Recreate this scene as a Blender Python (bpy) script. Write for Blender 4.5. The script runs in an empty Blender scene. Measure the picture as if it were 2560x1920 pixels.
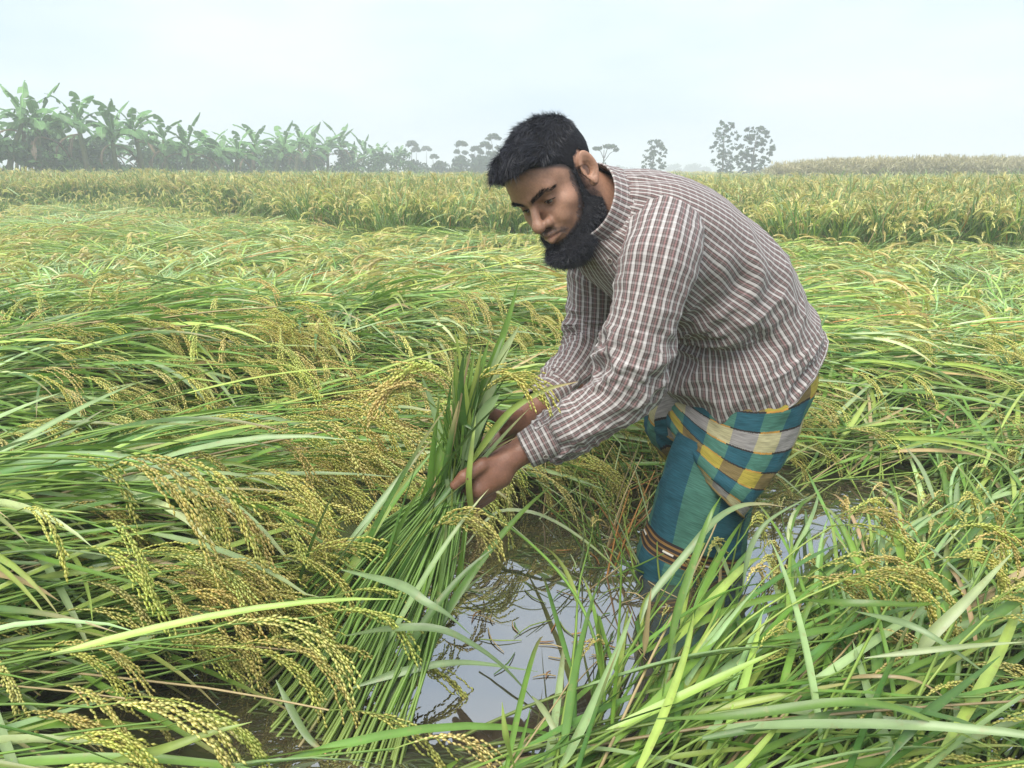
import bpy, bmesh, math, random
import numpy as np
from mathutils import Matrix, Vector

# ------------------------------------------------------------------ camera
scene = bpy.context.scene
COL = scene.collection
FPX = 1923.0
PITCH = math.radians(15.46)
CAMH = 1.0
cam_data = bpy.data.cameras.new('camera')
cam = bpy.data.objects.new('camera', cam_data)
COL.objects.link(cam)
cam.location = (0, 0, CAMH)
cam.rotation_euler = (math.pi / 2 - PITCH, 0, 0)
cam_data.sensor_width = 36.0
cam_data.lens = 36.0 * FPX / 2560.0
cam_data.clip_start = 0.02
cam_data.clip_end = 5000
scene.camera = cam

# ------------------------------------------------------------------ world and light (bright overcast)
SUN_ELEV, SUN_AZ = math.radians(58), math.radians(205)   # azimuth measured clockwise from +Y
world = bpy.data.worlds.new('World')
scene.world = world
world.use_nodes = True
wn, wl = world.node_tree.nodes, world.node_tree.links
wn.clear()
w_out = wn.new('ShaderNodeOutputWorld')
w_bg = wn.new('ShaderNodeBackground')
w_bg.inputs['Strength'].default_value = 0.1
w_sky = wn.new('ShaderNodeTexSky')
w_sky.sky_type = 'NISHITA'
w_sky.sun_disc = False
w_sky.sun_elevation = SUN_ELEV
w_sky.sun_rotation = SUN_AZ
w_sky.air_density = 1.0
w_sky.dust_density = 4.0
w_tc = wn.new('ShaderNodeTexCoord')
w_map = wn.new('ShaderNodeMapping')
w_map.inputs['Scale'].default_value = (1.3, 1.3, 4.0)
w_noise = wn.new('ShaderNodeTexNoise')
w_noise.inputs['Scale'].default_value = 1.6
w_noise.inputs['Detail'].default_value = 5
w_noise.inputs['Roughness'].default_value = 0.5
w_ramp = wn.new('ShaderNodeMapRange')
w_ramp.inputs['From Min'].default_value = 0.32
w_ramp.inputs['From Max'].default_value = 0.68
w_ramp.inputs['To Min'].default_value = 0.0
w_ramp.inputs['To Max'].default_value = 1.0
w_cloud = wn.new('ShaderNodeMixRGB')            # thin cloud -> thick bright cloud
w_cloud.inputs[1].default_value = (2.10, 2.68, 3.45, 1)
w_cloud.inputs[2].default_value = (3.35, 3.52, 3.68, 1)
w_mix = wn.new('ShaderNodeMixRGB')
w_mix.inputs[0].default_value = 0.85            # cloud veil over the clear sky
wl.new(w_tc.outputs['Generated'], w_map.inputs['Vector'])
wl.new(w_map.outputs['Vector'], w_noise.inputs['Vector'])
wl.new(w_noise.outputs['Fac'], w_ramp.inputs['Value'])
wl.new(w_ramp.outputs['Result'], w_cloud.inputs[0])
wl.new(w_sky.outputs['Color'], w_mix.inputs[1])
wl.new(w_cloud.outputs['Color'], w_mix.inputs[2])
wl.new(w_mix.outputs['Color'], w_bg.inputs['Color'])
wl.new(w_bg.outputs['Background'], w_out.inputs['Surface'])

sun_data = bpy.data.lights.new('sun', 'SUN')
sun_data.energy = 1.5
sun_data.angle = math.radians(45)
sun_data.color = (1.0, 0.96, 0.88)
sun = bpy.data.objects.new('sun', sun_data)
COL.objects.link(sun)
sdir = Vector((math.sin(SUN_AZ) * math.cos(SUN_ELEV), math.cos(SUN_AZ) * math.cos(SUN_ELEV), math.sin(SUN_ELEV)))
sun.rotation_euler = (-sdir).to_track_quat('-Z', 'Y').to_euler()
sun.location = (0, 0, 20)

vs = scene.view_settings
vs.view_transform = 'Standard'
vs.look = 'None'
vs.exposure = 1.68
vs.gamma = 1.0
vs.use_curve_mapping = False
cy = scene.cycles
cy.max_bounces = 5
cy.diffuse_bounces = 3
cy.glossy_bounces = 3
cy.transmission_bounces = 4
cy.transparent_max_bounces = 8
cy.volume_bounces = 1
cy.use_denoising = True
cy.caustics_reflective = False
cy.caustics_refractive = False

# ------------------------------------------------------------------ modelling helpers
C0 = np.array([0, 0, CAMH])
FW = np.array([0, math.cos(PITCH), -math.sin(PITCH)])
UP = np.array([0, math.sin(PITCH), math.cos(PITCH)])
RT = np.array([1.0, 0, 0])

def ray(px, py):
    return FW + (px - 1280) / FPX * RT + (960 - py) / FPX * UP

def P(px, py, Y):
    """point seen at a photograph pixel, Y metres ahead of the camera"""
    d = ray(px, py)
    return C0 + d * (Y / d[1])

def G(px, py, z=0.0):
    """point seen at a photograph pixel at height z"""
    d = ray(px, py)
    return C0 + d * ((z - CAMH) / d[2])

def proj(W):
    d = np.asarray(W, float) - C0
    zc = d @ FW
    return np.stack([1280 + FPX * (d @ RT) / zc, 960 - FPX * (d @ UP) / zc], -1)

def norm(v):
    v = np.asarray(v, float)
    return v / (np.linalg.norm(v, axis=-1, keepdims=True) + 1e-12)

def _h(ix, iy, iz, seed):
    n = (ix * 374761393 + iy * 668265263 + iz * 2147483647 + seed * 974634777) & 0xFFFFFFFF
    n = ((n ^ (n >> 13)) * 1274126177) & 0xFFFFFFFF
    n = n ^ (n >> 16)
    return (n & 0xFFFF) / 65535.0

def noise3(p, seed=0):
    p = np.asarray(p, float)
    i = np.floor(p).astype(np.int64)
    f = p - i
    f = f * f * f * (f * (f * 6 - 15) + 10)
    x, y, z = i[..., 0], i[..., 1], i[..., 2]
    fx, fy, fz = f[..., 0], f[..., 1], f[..., 2]
    r = 0
    for dx in (0, 1):
        for dy in (0, 1):
            for dz in (0, 1):
                w = (fx if dx else 1 - fx) * (fy if dy else 1 - fy) * (fz if dz else 1 - fz)
                r = r + w * _h(x + dx, y + dy, z + dz, seed)
    return r

def fbm(p, octaves=3, seed=0):
    p = np.asarray(p, float)
    r, a, t = 0, 1.0, 0
    for o in range(octaves):
        r = r + a * noise3(p * (2 ** o), seed + o)
        t += a
        a *= 0.5
    return r / t

def ridged(p, seed=0):
    return 1 - np.abs(2 * noise3(p, seed) - 1)

def sstep(a, b, x):
    t = np.clip((x - a) / (b - a), 0, 1)
    return t * t * (3 - 2 * t)

def mesh_data(name, verts, faces, mat=None, uv=None, col=None, smooth=True):
    """faces: (F,3) or (F,4) int array, or list of such arrays"""
    verts = np.ascontiguousarray(verts, dtype=np.float32)
    if not isinstance(faces, (list, tuple)):
        faces = [faces]
    faces = [np.asarray(f, dtype=np.int32) for f in faces if len(f)]
    loops = np.concatenate([f.ravel() for f in faces]).astype(np.int32)
    counts = np.concatenate([np.full(len(f), f.shape[1], np.int32) for f in faces])
    me = bpy.data.meshes.new(name)
    me.vertices.add(len(verts))
    me.vertices.foreach_set('co', verts.ravel())
    me.loops.add(len(loops))
    me.loops.foreach_set('vertex_index', loops)
    me.polygons.add(len(counts))
    starts = np.zeros(len(counts), np.int32)
    starts[1:] = np.cumsum(counts)[:-1]
    me.polygons.foreach_set('loop_start', starts)
    me.polygons.foreach_set('loop_total', counts)
    me.update(calc_edges=True)
    if smooth:
        me.polygons.foreach_set('use_smooth', np.ones(len(counts), bool))
    if uv is not None:          # per vertex or per loop
        uv = np.asarray(uv, np.float32)
        l = me.uv_layers.new(name='UVMap')
        l.data.foreach_set('uv', (uv[loops] if len(uv) == len(verts) else uv).ravel())
    if col is not None:
        col = np.asarray(col, np.float32)
        if col.shape[1] == 3:
            col = np.concatenate([col, np.ones((len(col), 1), np.float32)], 1)
        a = me.color_attributes.new('tint', 'FLOAT_COLOR', 'POINT')
        a.data.foreach_set('color', col.ravel())
    me.validate()
    if mat is not None:
        me.materials.append(mat)
    return me

def obj(name, data, parent=None, **props):
    o = bpy.data.objects.new(name, data)
    COL.objects.link(o)
    if parent is not None:
        o.parent = parent
    for k, v in props.items():
        o[k] = v
    return o

def empty(name, loc=(0, 0, 0), rz=0.0, **props):
    o = bpy.data.objects.new(name, None)
    COL.objects.link(o)
    o.location = loc
    o.rotation_euler = (0, 0, rz)
    o.empty_display_size = 0.1
    for k, v in props.items():
        o[k] = v
    return o

class MB:
    """collects verts / faces / colours / uvs"""
    def __init__(s):
        s.v, s.f4, s.f3, s.c, s.u, s.n = [], [], [], [], [], 0
    def add(s, v, f, col=None, uv=None):
        v = np.asarray(v, float)
        f = np.asarray(f, int)
        s.v.append(v)
        (s.f4 if f.shape[1] == 4 else s.f3).append(f + s.n)
        if col is not None:
            col = np.asarray(col, float)
            s.c.append(np.broadcast_to(col, (len(v), 3)) if col.ndim == 1 else col)
        if uv is not None:
            s.u.append(uv)
        s.n += len(v)
    def data(s, name, mat, smooth=True):
        fs = []
        if s.f4: fs.append(np.concatenate(s.f4))
        if s.f3: fs.append(np.concatenate(s.f3))
        return mesh_data(name, np.concatenate(s.v), fs, mat,
                         np.concatenate(s.u) if s.u else None, np.concatenate(s.c) if s.c else None, smooth)

def grid_faces(nr, nc, wrap=True):
    """quads of an nr x nc grid of vertices, columns wrap"""
    r = np.arange(nr - 1)[:, None]
    c = np.arange(nc if wrap else nc - 1)[None, :]
    c2 = (c + 1) % nc
    return np.stack([r * nc + c, r * nc + c2, (r + 1) * nc + c2, (r + 1) * nc + c], -1).reshape(-1, 4)

def catmull(pts, n):
    pts = np.asarray(pts, float)
    k = len(pts)
    p = np.concatenate([[2 * pts[0] - pts[1]], pts, [2 * pts[-1] - pts[-2]]])
    t = np.linspace(0, k - 1, n)
    i = np.minimum(t.astype(int), k - 2)
    u = (t - i).reshape([-1] + [1] * (pts.ndim - 1))
    a, b, c, d = p[i], p[i + 1], p[i + 2], p[i + 3]
    return 0.5 * (2 * b + (c - a) * u + (2 * a - 5 * b + 4 * c - d) * u ** 2 + (3 * b - a - 3 * c + d) * u ** 3)

def tube(path, rad, m=8, cap=True, n=None):
    """round tube along a polyline; returns verts, quads(+tri caps folded as quads)"""
    path = np.asarray(path, float)
    rad = np.broadcast_to(np.asarray(rad, float), (len(path),)).copy()
    if n:
        q = catmull(np.concatenate([path, rad[:, None]], 1), n)
        path, rad = q[:, :3], q[:, 3]
    tg = norm(np.gradient(path, axis=0))
    ref = np.array([0.31, 0.17, 0.93])
    if abs(tg[0] @ ref) > 0.9:
        ref = np.array([0.9, 0.2, 0.1])
    a = norm(np.cross(tg, ref))
    b = np.cross(tg, a)
    th = np.arange(m) * 2 * math.pi / m
    v = path[:, None] + rad[:, None, None] * (np.cos(th)[None, :, None] * a[:, None] + np.sin(th)[None, :, None] * b[:, None])
    v = v.reshape(-1, 3)
    f = grid_faces(len(path), m)
    if cap:
        k = len(v)
        v = np.concatenate([v, path[:1], path[-1:]])
        j = np.arange(m)
        j2 = (j + 1) % m
        e = (len(path) - 1) * m
        f = np.concatenate([f, np.stack([j2, j, np.full(m, k), np.full(m, k)], 1)[:0]])
        t3 = np.concatenate([np.stack([j2, j, np.full(m, k)], 1), np.stack([e + j, e + j2, np.full(m, k + 1)], 1)])
        return v, f, t3
    return v, f, None

# ------------------------------------------------------------------ materials
def new_mat(name):
    m = bpy.data.materials.new(name)
    m.use_nodes = True
    nt = m.node_tree
    return m, nt.nodes, nt.links, nt.nodes['Principled BSDF']

def plain(name, col, rough=0.6, spec=0.4):
    m, n, l, b = new_mat(name)
    b.inputs['Base Color'].default_value = (*col, 1)
    b.inputs['Roughness'].default_value = rough
    b.inputs['Specular IOR Level'].default_value = spec
    return m

def tinted(name, rough=0.55, spec=0.4, transl=0.0, noise=0.0, nscale=60.0, bump=0.0, hue_rand=0.0, spots=0.0):
    """colour comes from the mesh's own 'tint' attribute"""
    m, n, l, b = new_mat(name)
    a = n.new('ShaderNodeAttribute')
    a.attribute_name = 'tint'
    src = a.outputs['Color']
    if noise:
        tx = n.new('ShaderNodeTexNoise')
        tx.inputs['Scale'].default_value = nscale
        tx.inputs['Detail'].default_value = 4
        tc = n.new('ShaderNodeTexCoord')
        l.new(tc.outputs['Object'], tx.inputs['Vector'])
        mr = n.new('ShaderNodeMapRange')
        mr.inputs['From Min'].default_value = 0.25
        mr.inputs['From Max'].default_value = 0.75
        mr.inputs['To Min'].default_value = 1 - noise
        mr.inputs['To Max'].default_value = 1 + noise
        l.new(tx.outputs['Fac'], mr.inputs['Value'])
        mx = n.new('ShaderNodeVectorMath')
        mx.operation = 'SCALE'
        l.new(src, mx.inputs[0])
        l.new(mr.outputs['Result'], mx.inputs['Scale'])
        src = mx.outputs['Vector']
        if bump:
            bp = n.new('ShaderNodeBump')
            bp.inputs['Strength'].default_value = bump
            bp.inputs['Distance'].default_value = 0.002
            l.new(tx.outputs['Fac'], bp.inputs['Height'])
            l.new(bp.outputs['Normal'], b.inputs['Normal'])
    if hue_rand:
        oi = n.new('ShaderNodeObjectInfo')
        mr2 = n.new('ShaderNodeMapRange')
        mr2.inputs['To Min'].default_value = 1 - hue_rand
        mr2.inputs['To Max'].default_value = 1 + hue_rand
        l.new(oi.outputs['Random'], mr2.inputs['Value'])
        mx2 = n.new('ShaderNodeVectorMath')
        mx2.operation = 'SCALE'
        l.new(src, mx2.inputs[0])
        l.new(mr2.outputs['Result'], mx2.inputs['Scale'])
        src = mx2.outputs['Vector']
    if spots:
        t2 = n.new('ShaderNodeTexNoise'); t2.inputs['Scale'].default_value = spots; t2.inputs['Detail'].default_value = 3
        l.new(tc.outputs['Object'], t2.inputs['Vector'])
        m3 = n.new('ShaderNodeMapRange'); m3.inputs['From Min'].default_value = 0.60; m3.inputs['From Max'].default_value = 0.70; m3.inputs['To Max'].default_value = 0.35
        l.new(t2.outputs['Fac'], m3.inputs['Value'])
        k3 = n.new('ShaderNodeMixRGB'); l.new(m3.outputs['Result'], k3.inputs[0]); l.new(src, k3.inputs[1]); k3.inputs[2].default_value = (0.34, 0.29, 0.11, 1)
        src = k3.outputs['Color']
    l.new(src, b.inputs['Base Color'])
    b.inputs['Roughness'].default_value = rough
    b.inputs['Specular IOR Level'].default_value = spec
    if transl:
        tr = n.new('ShaderNodeBsdfTranslucent')
        l.new(src, tr.inputs['Color'])
        ms = n.new('ShaderNodeMixShader')
        ms.inputs[0].default_value = transl
        l.new(b.outputs[0], ms.inputs[1])
        l.new(tr.outputs[0], ms.inputs[2])
        l.new(ms.outputs[0], n['Material Output'].inputs['Surface'])
    return m
HEAD_YAW = 0.0
# ================================================================== GROUND AND WATER
WZ = 0.088                                   # water level
def poly_dist(pts, poly):
    """signed distance (pixels) to a polygon, positive inside"""
    pts = np.asarray(pts, float); poly = np.asarray(poly, float)
    n = len(poly); inside = np.zeros(len(pts), bool); dmin = np.full(len(pts), 1e9)
    for i in range(n):
        a, b = poly[i], poly[(i + 1) % n]
        ab = b - a
        t = np.clip(((pts - a) @ ab) / (ab @ ab), 0, 1)
        dmin = np.minimum(dmin, np.linalg.norm(pts - a - t[:, None] * ab, axis=1))
        cond = (a[1] > pts[:, 1]) != (b[1] > pts[:, 1])
        xi = a[0] + (pts[:, 1] - a[1]) * ab[0] / (ab[1] + 1e-9)
        inside ^= cond & (pts[:, 0] < xi)
    return np.where(inside, dmin, -dmin)
_pools_px = [
    [(1180, 1240), (1400, 1190), (1620, 1200), (1700, 1330), (1690, 1480), (1600, 1570), (1500, 1680), (1400, 1750), (1200, 1770), (1060, 1700), (1040, 1520), (1150, 1400)],
    [(1700, 1150), (1920, 1160), (1980, 1290), (1920, 1390), (1640, 1450), (1640, 1300)],
    [(380, 1720), (520, 1690), (720, 1700), (700, 1800), (480, 1850), (360, 1800)]]
POOLS = [np.array([G(x, y, WZ)[:2] for x, y in pl]) for pl in _pools_px]      # on the water, in metres
def pool_d(xy):
    return np.max([poly_dist(xy, pl) for pl in POOLS], axis=0)

def mat_z(xy):
    """height of the matted layer of flattened stalks"""
    xy = np.asarray(xy, float)
    p3 = np.concatenate([xy, np.zeros((len(xy), 1))], 1)
    d = xy[:, 1]
    hump = (0.11 + 0.12 * sstep(-0.2, -0.6, xy[:, 0]) * sstep(5, 3, d)) * sstep(0.35, 0.70, fbm(p3 * 1.1, 3, 301)) + 0.05 * fbm(p3 * 3.3, 2, 302)
    z = WZ + 0.005 + hump * sstep(0.5, 1.6, d)
    low = np.maximum(sstep(-0.16, 0.0, pool_d(xy)), sstep(2.7, 2.3, d) * sstep(-0.35, -0.1, xy[:, 0]))
    low = np.maximum(low, sstep(1.3, 1.1, d) * sstep(-1.3, -0.9, xy[:, 0]))
    return z - 0.30 * np.where(d < 12, low, 0)

m_ground, n, l, b = new_mat('mud')
tx = n.new('ShaderNodeTexNoise'); tx.inputs['Scale'].default_value = 0.35; tx.inputs['Detail'].default_value = 8
tc = n.new('ShaderNodeTexCoord'); l.new(tc.outputs['Object'], tx.inputs['Vector'])
rp = n.new('ShaderNodeValToRGB'); rp.color_ramp.elements[0].color = (0.055, 0.075, 0.028, 1); rp.color_ramp.elements[1].color = (0.14, 0.16, 0.06, 1)
l.new(tx.outputs['Fac'], rp.inputs[0]); l.new(rp.outputs['Color'], b.inputs['Base Color'])
b.inputs['Roughness'].default_value = 0.95
R_ = 900.0
ang = np.linspace(0, 2 * math.pi, 64, endpoint=False)
gv = np.concatenate([np.stack([np.cos(ang) * R_, np.sin(ang) * R_, np.full(64, -0.2)], 1), [[0, 0, -0.2]]])
gf = np.stack([np.arange(64), (np.arange(64) + 1) % 64, np.full(64, 64)], 1)
obj('ground', mesh_data('ground', gv, gf, m_ground), kind='structure')

# water
m_water, n, l, b = new_mat('flood_water')
b.inputs['Base Color'].default_value = (0.060, 0.050, 0.032, 1)
b.inputs['Roughness'].default_value = 0.03
b.inputs['IOR'].default_value = 1.33
b.inputs['Specular IOR Level'].default_value = 0.5
gl = n.new('ShaderNodeBsdfGlossy'); gl.inputs['Roughness'].default_value = 0.02; gl.inputs['Color'].default_value = (0.95, 0.97, 0.97, 1)
fr = n.new('ShaderNodeFresnel'); fr.inputs['IOR'].default_value = 4.6
tx = n.new('ShaderNodeTexNoise'); tx.inputs['Scale'].default_value = 6; tx.inputs['Detail'].default_value = 2; tx.inputs['Roughness'].default_value = 0.4
tc = n.new('ShaderNodeTexCoord'); l.new(tc.outputs['Object'], tx.inputs['Vector'])
wv = n.new('ShaderNodeTexWave'); wv.wave_type = 'RINGS'; wv.rings_direction = 'SPHERICAL'; wv.inputs['Scale'].default_value = 14; wv.inputs['Distortion'].default_value = 0.6
mpw = n.new('ShaderNodeMapping'); rc_ = G(1325, 1395, WZ); mpw.inputs['Location'].default_value = (-rc_[0], -rc_[1], 0)
l.new(tc.outputs['Object'], mpw.inputs['Vector']); l.new(mpw.outputs['Vector'], wv.inputs['Vector'])
vl = n.new('ShaderNodeVectorMath'); vl.operation = 'LENGTH'; l.new(mpw.outputs['Vector'], vl.inputs[0])
fal = n.new('ShaderNodeMapRange'); fal.inputs['From Min'].default_value = 0.02; fal.inputs['From Max'].default_value = 0.14; fal.inputs['To Min'].default_value = 0.10; fal.inputs['To Max'].default_value = 0
l.new(vl.outputs['Value'], fal.inputs['Value'])
mm_ = n.new('ShaderNodeMath'); mm_.operation = 'MULTIPLY_ADD'
l.new(wv.outputs['Fac'], mm_.inputs[0]); l.new(fal.outputs['Result'], mm_.inputs[1]); l.new(tx.outputs['Fac'], mm_.inputs[2])
bp = n.new('ShaderNodeBump'); bp.inputs['Strength'].default_value = 0.30; bp.inputs['Distance'].default_value = 0.0035
l.new(mm_.outputs[0], bp.inputs['Height'])
for s_ in (gl, fr, b): l.new(bp.outputs['Normal'], s_.inputs['Normal'])
ms = n.new('ShaderNodeMixShader'); l.new(fr.outputs[0], ms.inputs[0]); l.new(b.outputs[0], ms.inputs[1]); l.new(gl.outputs[0], ms.inputs[2])
l.new(ms.outputs[0], n['Material Output'].inputs['Surface'])
wvv = np.array([[-12, -3, WZ], [12, -3, WZ], [12, 12, WZ], [-12, 12, WZ]], float)
obj('water', mesh_data('water', wvv, np.array([[0, 1, 2, 3]]), m_water), kind='structure')

# matted straw bed under the crop
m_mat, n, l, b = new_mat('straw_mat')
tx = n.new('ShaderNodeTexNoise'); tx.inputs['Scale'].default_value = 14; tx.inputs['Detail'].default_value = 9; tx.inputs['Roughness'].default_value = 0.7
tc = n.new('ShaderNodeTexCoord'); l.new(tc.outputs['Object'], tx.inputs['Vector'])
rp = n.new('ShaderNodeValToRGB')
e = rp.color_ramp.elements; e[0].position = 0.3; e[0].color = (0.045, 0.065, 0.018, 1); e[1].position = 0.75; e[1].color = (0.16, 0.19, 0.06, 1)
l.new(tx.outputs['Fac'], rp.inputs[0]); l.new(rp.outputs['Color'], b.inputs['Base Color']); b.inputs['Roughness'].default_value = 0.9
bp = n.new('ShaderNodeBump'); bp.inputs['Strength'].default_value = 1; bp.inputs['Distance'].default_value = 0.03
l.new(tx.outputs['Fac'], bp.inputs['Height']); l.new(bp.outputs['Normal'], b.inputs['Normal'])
gy = np.concatenate([np.arange(0.2, 3.6, 0.03), 3.6 * 1.035 ** np.arange(0, 92)])
gx = np.linspace(-1, 1, 200)
YY, XX = np.meshgrid(gy, gx, indexing='ij')
XX = XX * (YY * 0.9 + 1.2)
xy = np.stack([XX.ravel(), YY.ravel()], 1)
mz = np.concatenate([mat_z(xy[i:i + 20000]) for i in range(0, len(xy), 20000)])
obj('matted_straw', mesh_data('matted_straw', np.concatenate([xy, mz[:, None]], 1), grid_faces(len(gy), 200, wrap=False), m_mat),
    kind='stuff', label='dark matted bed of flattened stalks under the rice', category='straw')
# ================================================================== PERSON
rng = np.random.default_rng(7)
BA = math.radians(30)                       # the man faces left and a little towards the camera
BF = np.array([-math.cos(BA), -math.sin(BA), 0])
BL = np.array([math.sin(BA), -math.cos(BA), 0])     # towards his left, the near side
Q0 = np.array([0.60, 1.85, 0])

def S(px, py, off=0.0):
    """photograph pixel on the man's mid plane, moved off metres to his left"""
    d = ray(px, py)
    t = (off - (C0 - Q0) @ BL) / (d @ BL)
    return C0 + d * t

# ---- signed distance toolkit
def smin(a, b, k):
    h = np.clip(0.5 + 0.5 * (b - a) / k, 0, 1)
    return b + (a - b) * h - k * h * (1 - h)
def smax(a, b, k):
    return -smin(-a, -b, k)
def ell(p, c, r):
    q = (p - np.array(c)) / np.array(r)
    k0 = np.linalg.norm(q, axis=-1)
    k1 = np.linalg.norm(q / np.array(r), axis=-1)
    return k0 * (k0 - 1) / (k1 + 1e-9)
def cone(p, a, b, ra, rb):
    a, b = np.asarray(a, float), np.asarray(b, float)
    ab = b - a
    t = np.clip((p - a) @ ab / (ab @ ab), 0, 1)
    return np.linalg.norm(p - a - t[..., None] * ab, axis=-1) - (ra + (rb - ra) * t)
def sym(p):
    q = p.copy()
    q[..., 0] = np.abs(q[..., 0])
    return q

def surface_nets(fun, lo, hi, h, relax=2):
    lo, hi = np.asarray(lo, float), np.asarray(hi, float)
    n = np.ceil((hi - lo) / h).astype(int) + 1
    ax = [lo[i] + h * np.arange(n[i]) for i in range(3)]
    D = np.empty(tuple(n), np.float64)
    for i in range(0, n[0], 16):            # slabs keep memory low
        g = np.stack(np.meshgrid(ax[0][i:i + 16], ax[1], ax[2], indexing='ij'), -1)
        D[i:i + 16] = fun(g)
    ins = D < 0
    nc = n - 1
    cnt = np.zeros(tuple(nc), np.int16)
    corners = [(i, j, k) for i in (0, 1) for j in (0, 1) for k in (0, 1)]
    sl = lambda c: tuple(slice(c[a], c[a] + nc[a]) for a in range(3))
    for c in corners:
        cnt += ins[sl(c)]
    act = (cnt > 0) & (cnt < 8)
    idx = -np.ones(tuple(nc), np.int64)
    cells = np.argwhere(act)
    idx[act] = np.arange(len(cells))
    acc = np.zeros((len(cells), 3))
    wsum = np.zeros(len(cells))
    for a in corners:
        for ax_ in range(3):
            if a[ax_] == 1:
                continue
            b = list(a); b[ax_] = 1
            da = D[tuple((cells + a).T)]
            db = D[tuple((cells + b).T)]
            m = (da < 0) != (db < 0)
            t = np.where(m, da / np.where(m, da - db, 1), 0)
            pos = cells + np.array(a) + t[:, None] * (np.array(b) - np.array(a))
            acc += np.where(m[:, None], pos, 0)
            wsum += m
    V = lo + h * acc / wsum[:, None]
    quads = []
    for a in range(3):
        o1, o2 = [(1, 2), (2, 0), (0, 1)][a]
        s0 = [slice(1, n[i] - 1) for i in range(3)]
        s0[a] = slice(0, n[a] - 1)
        s1 = list(s0); s1[a] = slice(1, n[a])
        A, B = ins[tuple(s0)], ins[tuple(s1)]
        e = np.argwhere(A != B)
        if not len(e):
            continue
        fl = A[tuple(e.T)]
        base = e.copy()
        for i in range(3):
            if i != a:
                base[:, i] += 1
        c = []
        for (u, w) in ((-1, -1), (0, -1), (0, 0), (-1, 0)):
            q = base.copy(); q[:, o1] += u; q[:, o2] += w
            c.append(idx[tuple(q.T)])
        q = np.stack(c, 1)
        q[~fl] = q[~fl][:, ::-1]
        quads.append(q)
    Fq = np.concatenate(quads)
    for _ in range(relax):                  # pull the vertices onto the surface
        e = 0.0006
        d = fun(V)
        g = np.stack([fun(V + np.eye(3)[i] * e) - d for i in range(3)], 1) / e
        g = g / (np.linalg.norm(g, axis=1, keepdims=True) + 1e-9)
        V = V - g * np.clip(d, -h, h)[:, None]
    return V, Fq

def vnormals(V, F):
    N = np.zeros_like(V)
    fn = np.cross(V[F[:, 2]] - V[F[:, 0]], V[F[:, -1]] - V[F[:, 1]])
    for i in range(F.shape[1]):
        np.add.at(N, F[:, i], fn)
    return norm(N)

# ---- head (local: x his right, y forward, z up, origin between the ear canals)
HR = np.stack([norm([-0.646, 0.694, -0.318]), norm([-0.475, -0.691, -0.545]), norm([-0.598, -0.201, 0.776])], 1)
_yaw = math.radians(HEAD_YAW)
HR = HR @ np.array([[math.cos(_yaw), -math.sin(_yaw), 0], [math.sin(_yaw), math.cos(_yaw), 0], [0, 0, 1]])
HP = np.array([0.0955, 1.609, 0.972])
def H2W(p): return np.asarray(p) @ HR.T + HP
def W2H(p): return (np.asarray(p) - HP) @ HR
neck_base = W2H(S(1600, 560, 0.0))

def ear_sdf(q):
    # q is mirrored so that x points outwards
    c = np.array([0.0735, -0.012, 0.004])
    out = norm([0.86, 0.42, 0.12]); upv = norm([0.05, -0.20, 1.0]); upv = norm(upv - out * (upv @ out)); fwd = np.cross(upv, out)
    if fwd[1] < 0: fwd = -fwd
    d = (q - c) / 0.93
    p = np.stack([d @ out, d @ fwd, d @ upv], -1)
    x, y, z = p[..., 0], p[..., 1], p[..., 2]
    rz = np.where(z > 0, 0.035, 0.033); ry = 0.0185 * (1 - 0.25 * sstep(0, -0.03, z))
    rr = np.sqrt((y / ry) ** 2 + (z / rz) ** 2)
    disc = np.maximum(np.abs(x - 0.006 - 0.006 * sstep(0.2, 1, rr)) - 0.0028, (rr - 1) * 0.018)
    ring = np.sqrt(((rr - 0.86) * 0.0185) ** 2 + (x - 0.0125) ** 2) - 0.0042
    ring = np.where((y > 0.006) & (z < 0.012), 1.0, ring)
    e = smin(disc, ring, 0.004)
    anti = np.sqrt((np.sqrt(((y + 0.001) / 0.0095) ** 2 + ((z - 0.002) / 0.018) ** 2) - 1) ** 2 * 0.0105 ** 2 + (x - 0.0105) ** 2) - 0.0027
    anti = np.where(y > 0.003, 1.0, anti)
    e = smin(e, anti, 0.003)
    e = smax(e, -ell(p, (0.012, 0.004, -0.001), (0.010, 0.0085, 0.013)), 0.003)
    e = smin(e, ell(p, (0.007, 0.002, -0.029), (0.0055, 0.010, 0.010)), 0.004)
    e = smin(e, ell(p, (0.0085, 0.0125, -0.004), (0.004, 0.005, 0.008)), 0.003)
    return e

def head_base(p):
    q = sym(p)
    d = ell(q, (0, -0.008, 0.048), (0.077, 0.098, 0.080))
    d = smin(d, ell(q, (0, 0.045, 0.045), (0.062, 0.053, 0.058)), 0.02)
    d = smin(d, ell(q, (0, 0.034, -0.020), (0.062, 0.056, 0.066)), 0.02)
    d = smin(d, ell(q, (0, 0.040, -0.060), (0.052, 0.050, 0.040)), 0.02)
    d = smin(d, ell(q, (0, 0.075, -0.086), (0.022, 0.020, 0.016)), 0.02)
    d = smin(d, cone(p, (0, -0.012, -0.02), neck_base, 0.060, 0.066), 0.02)
    return d

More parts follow.
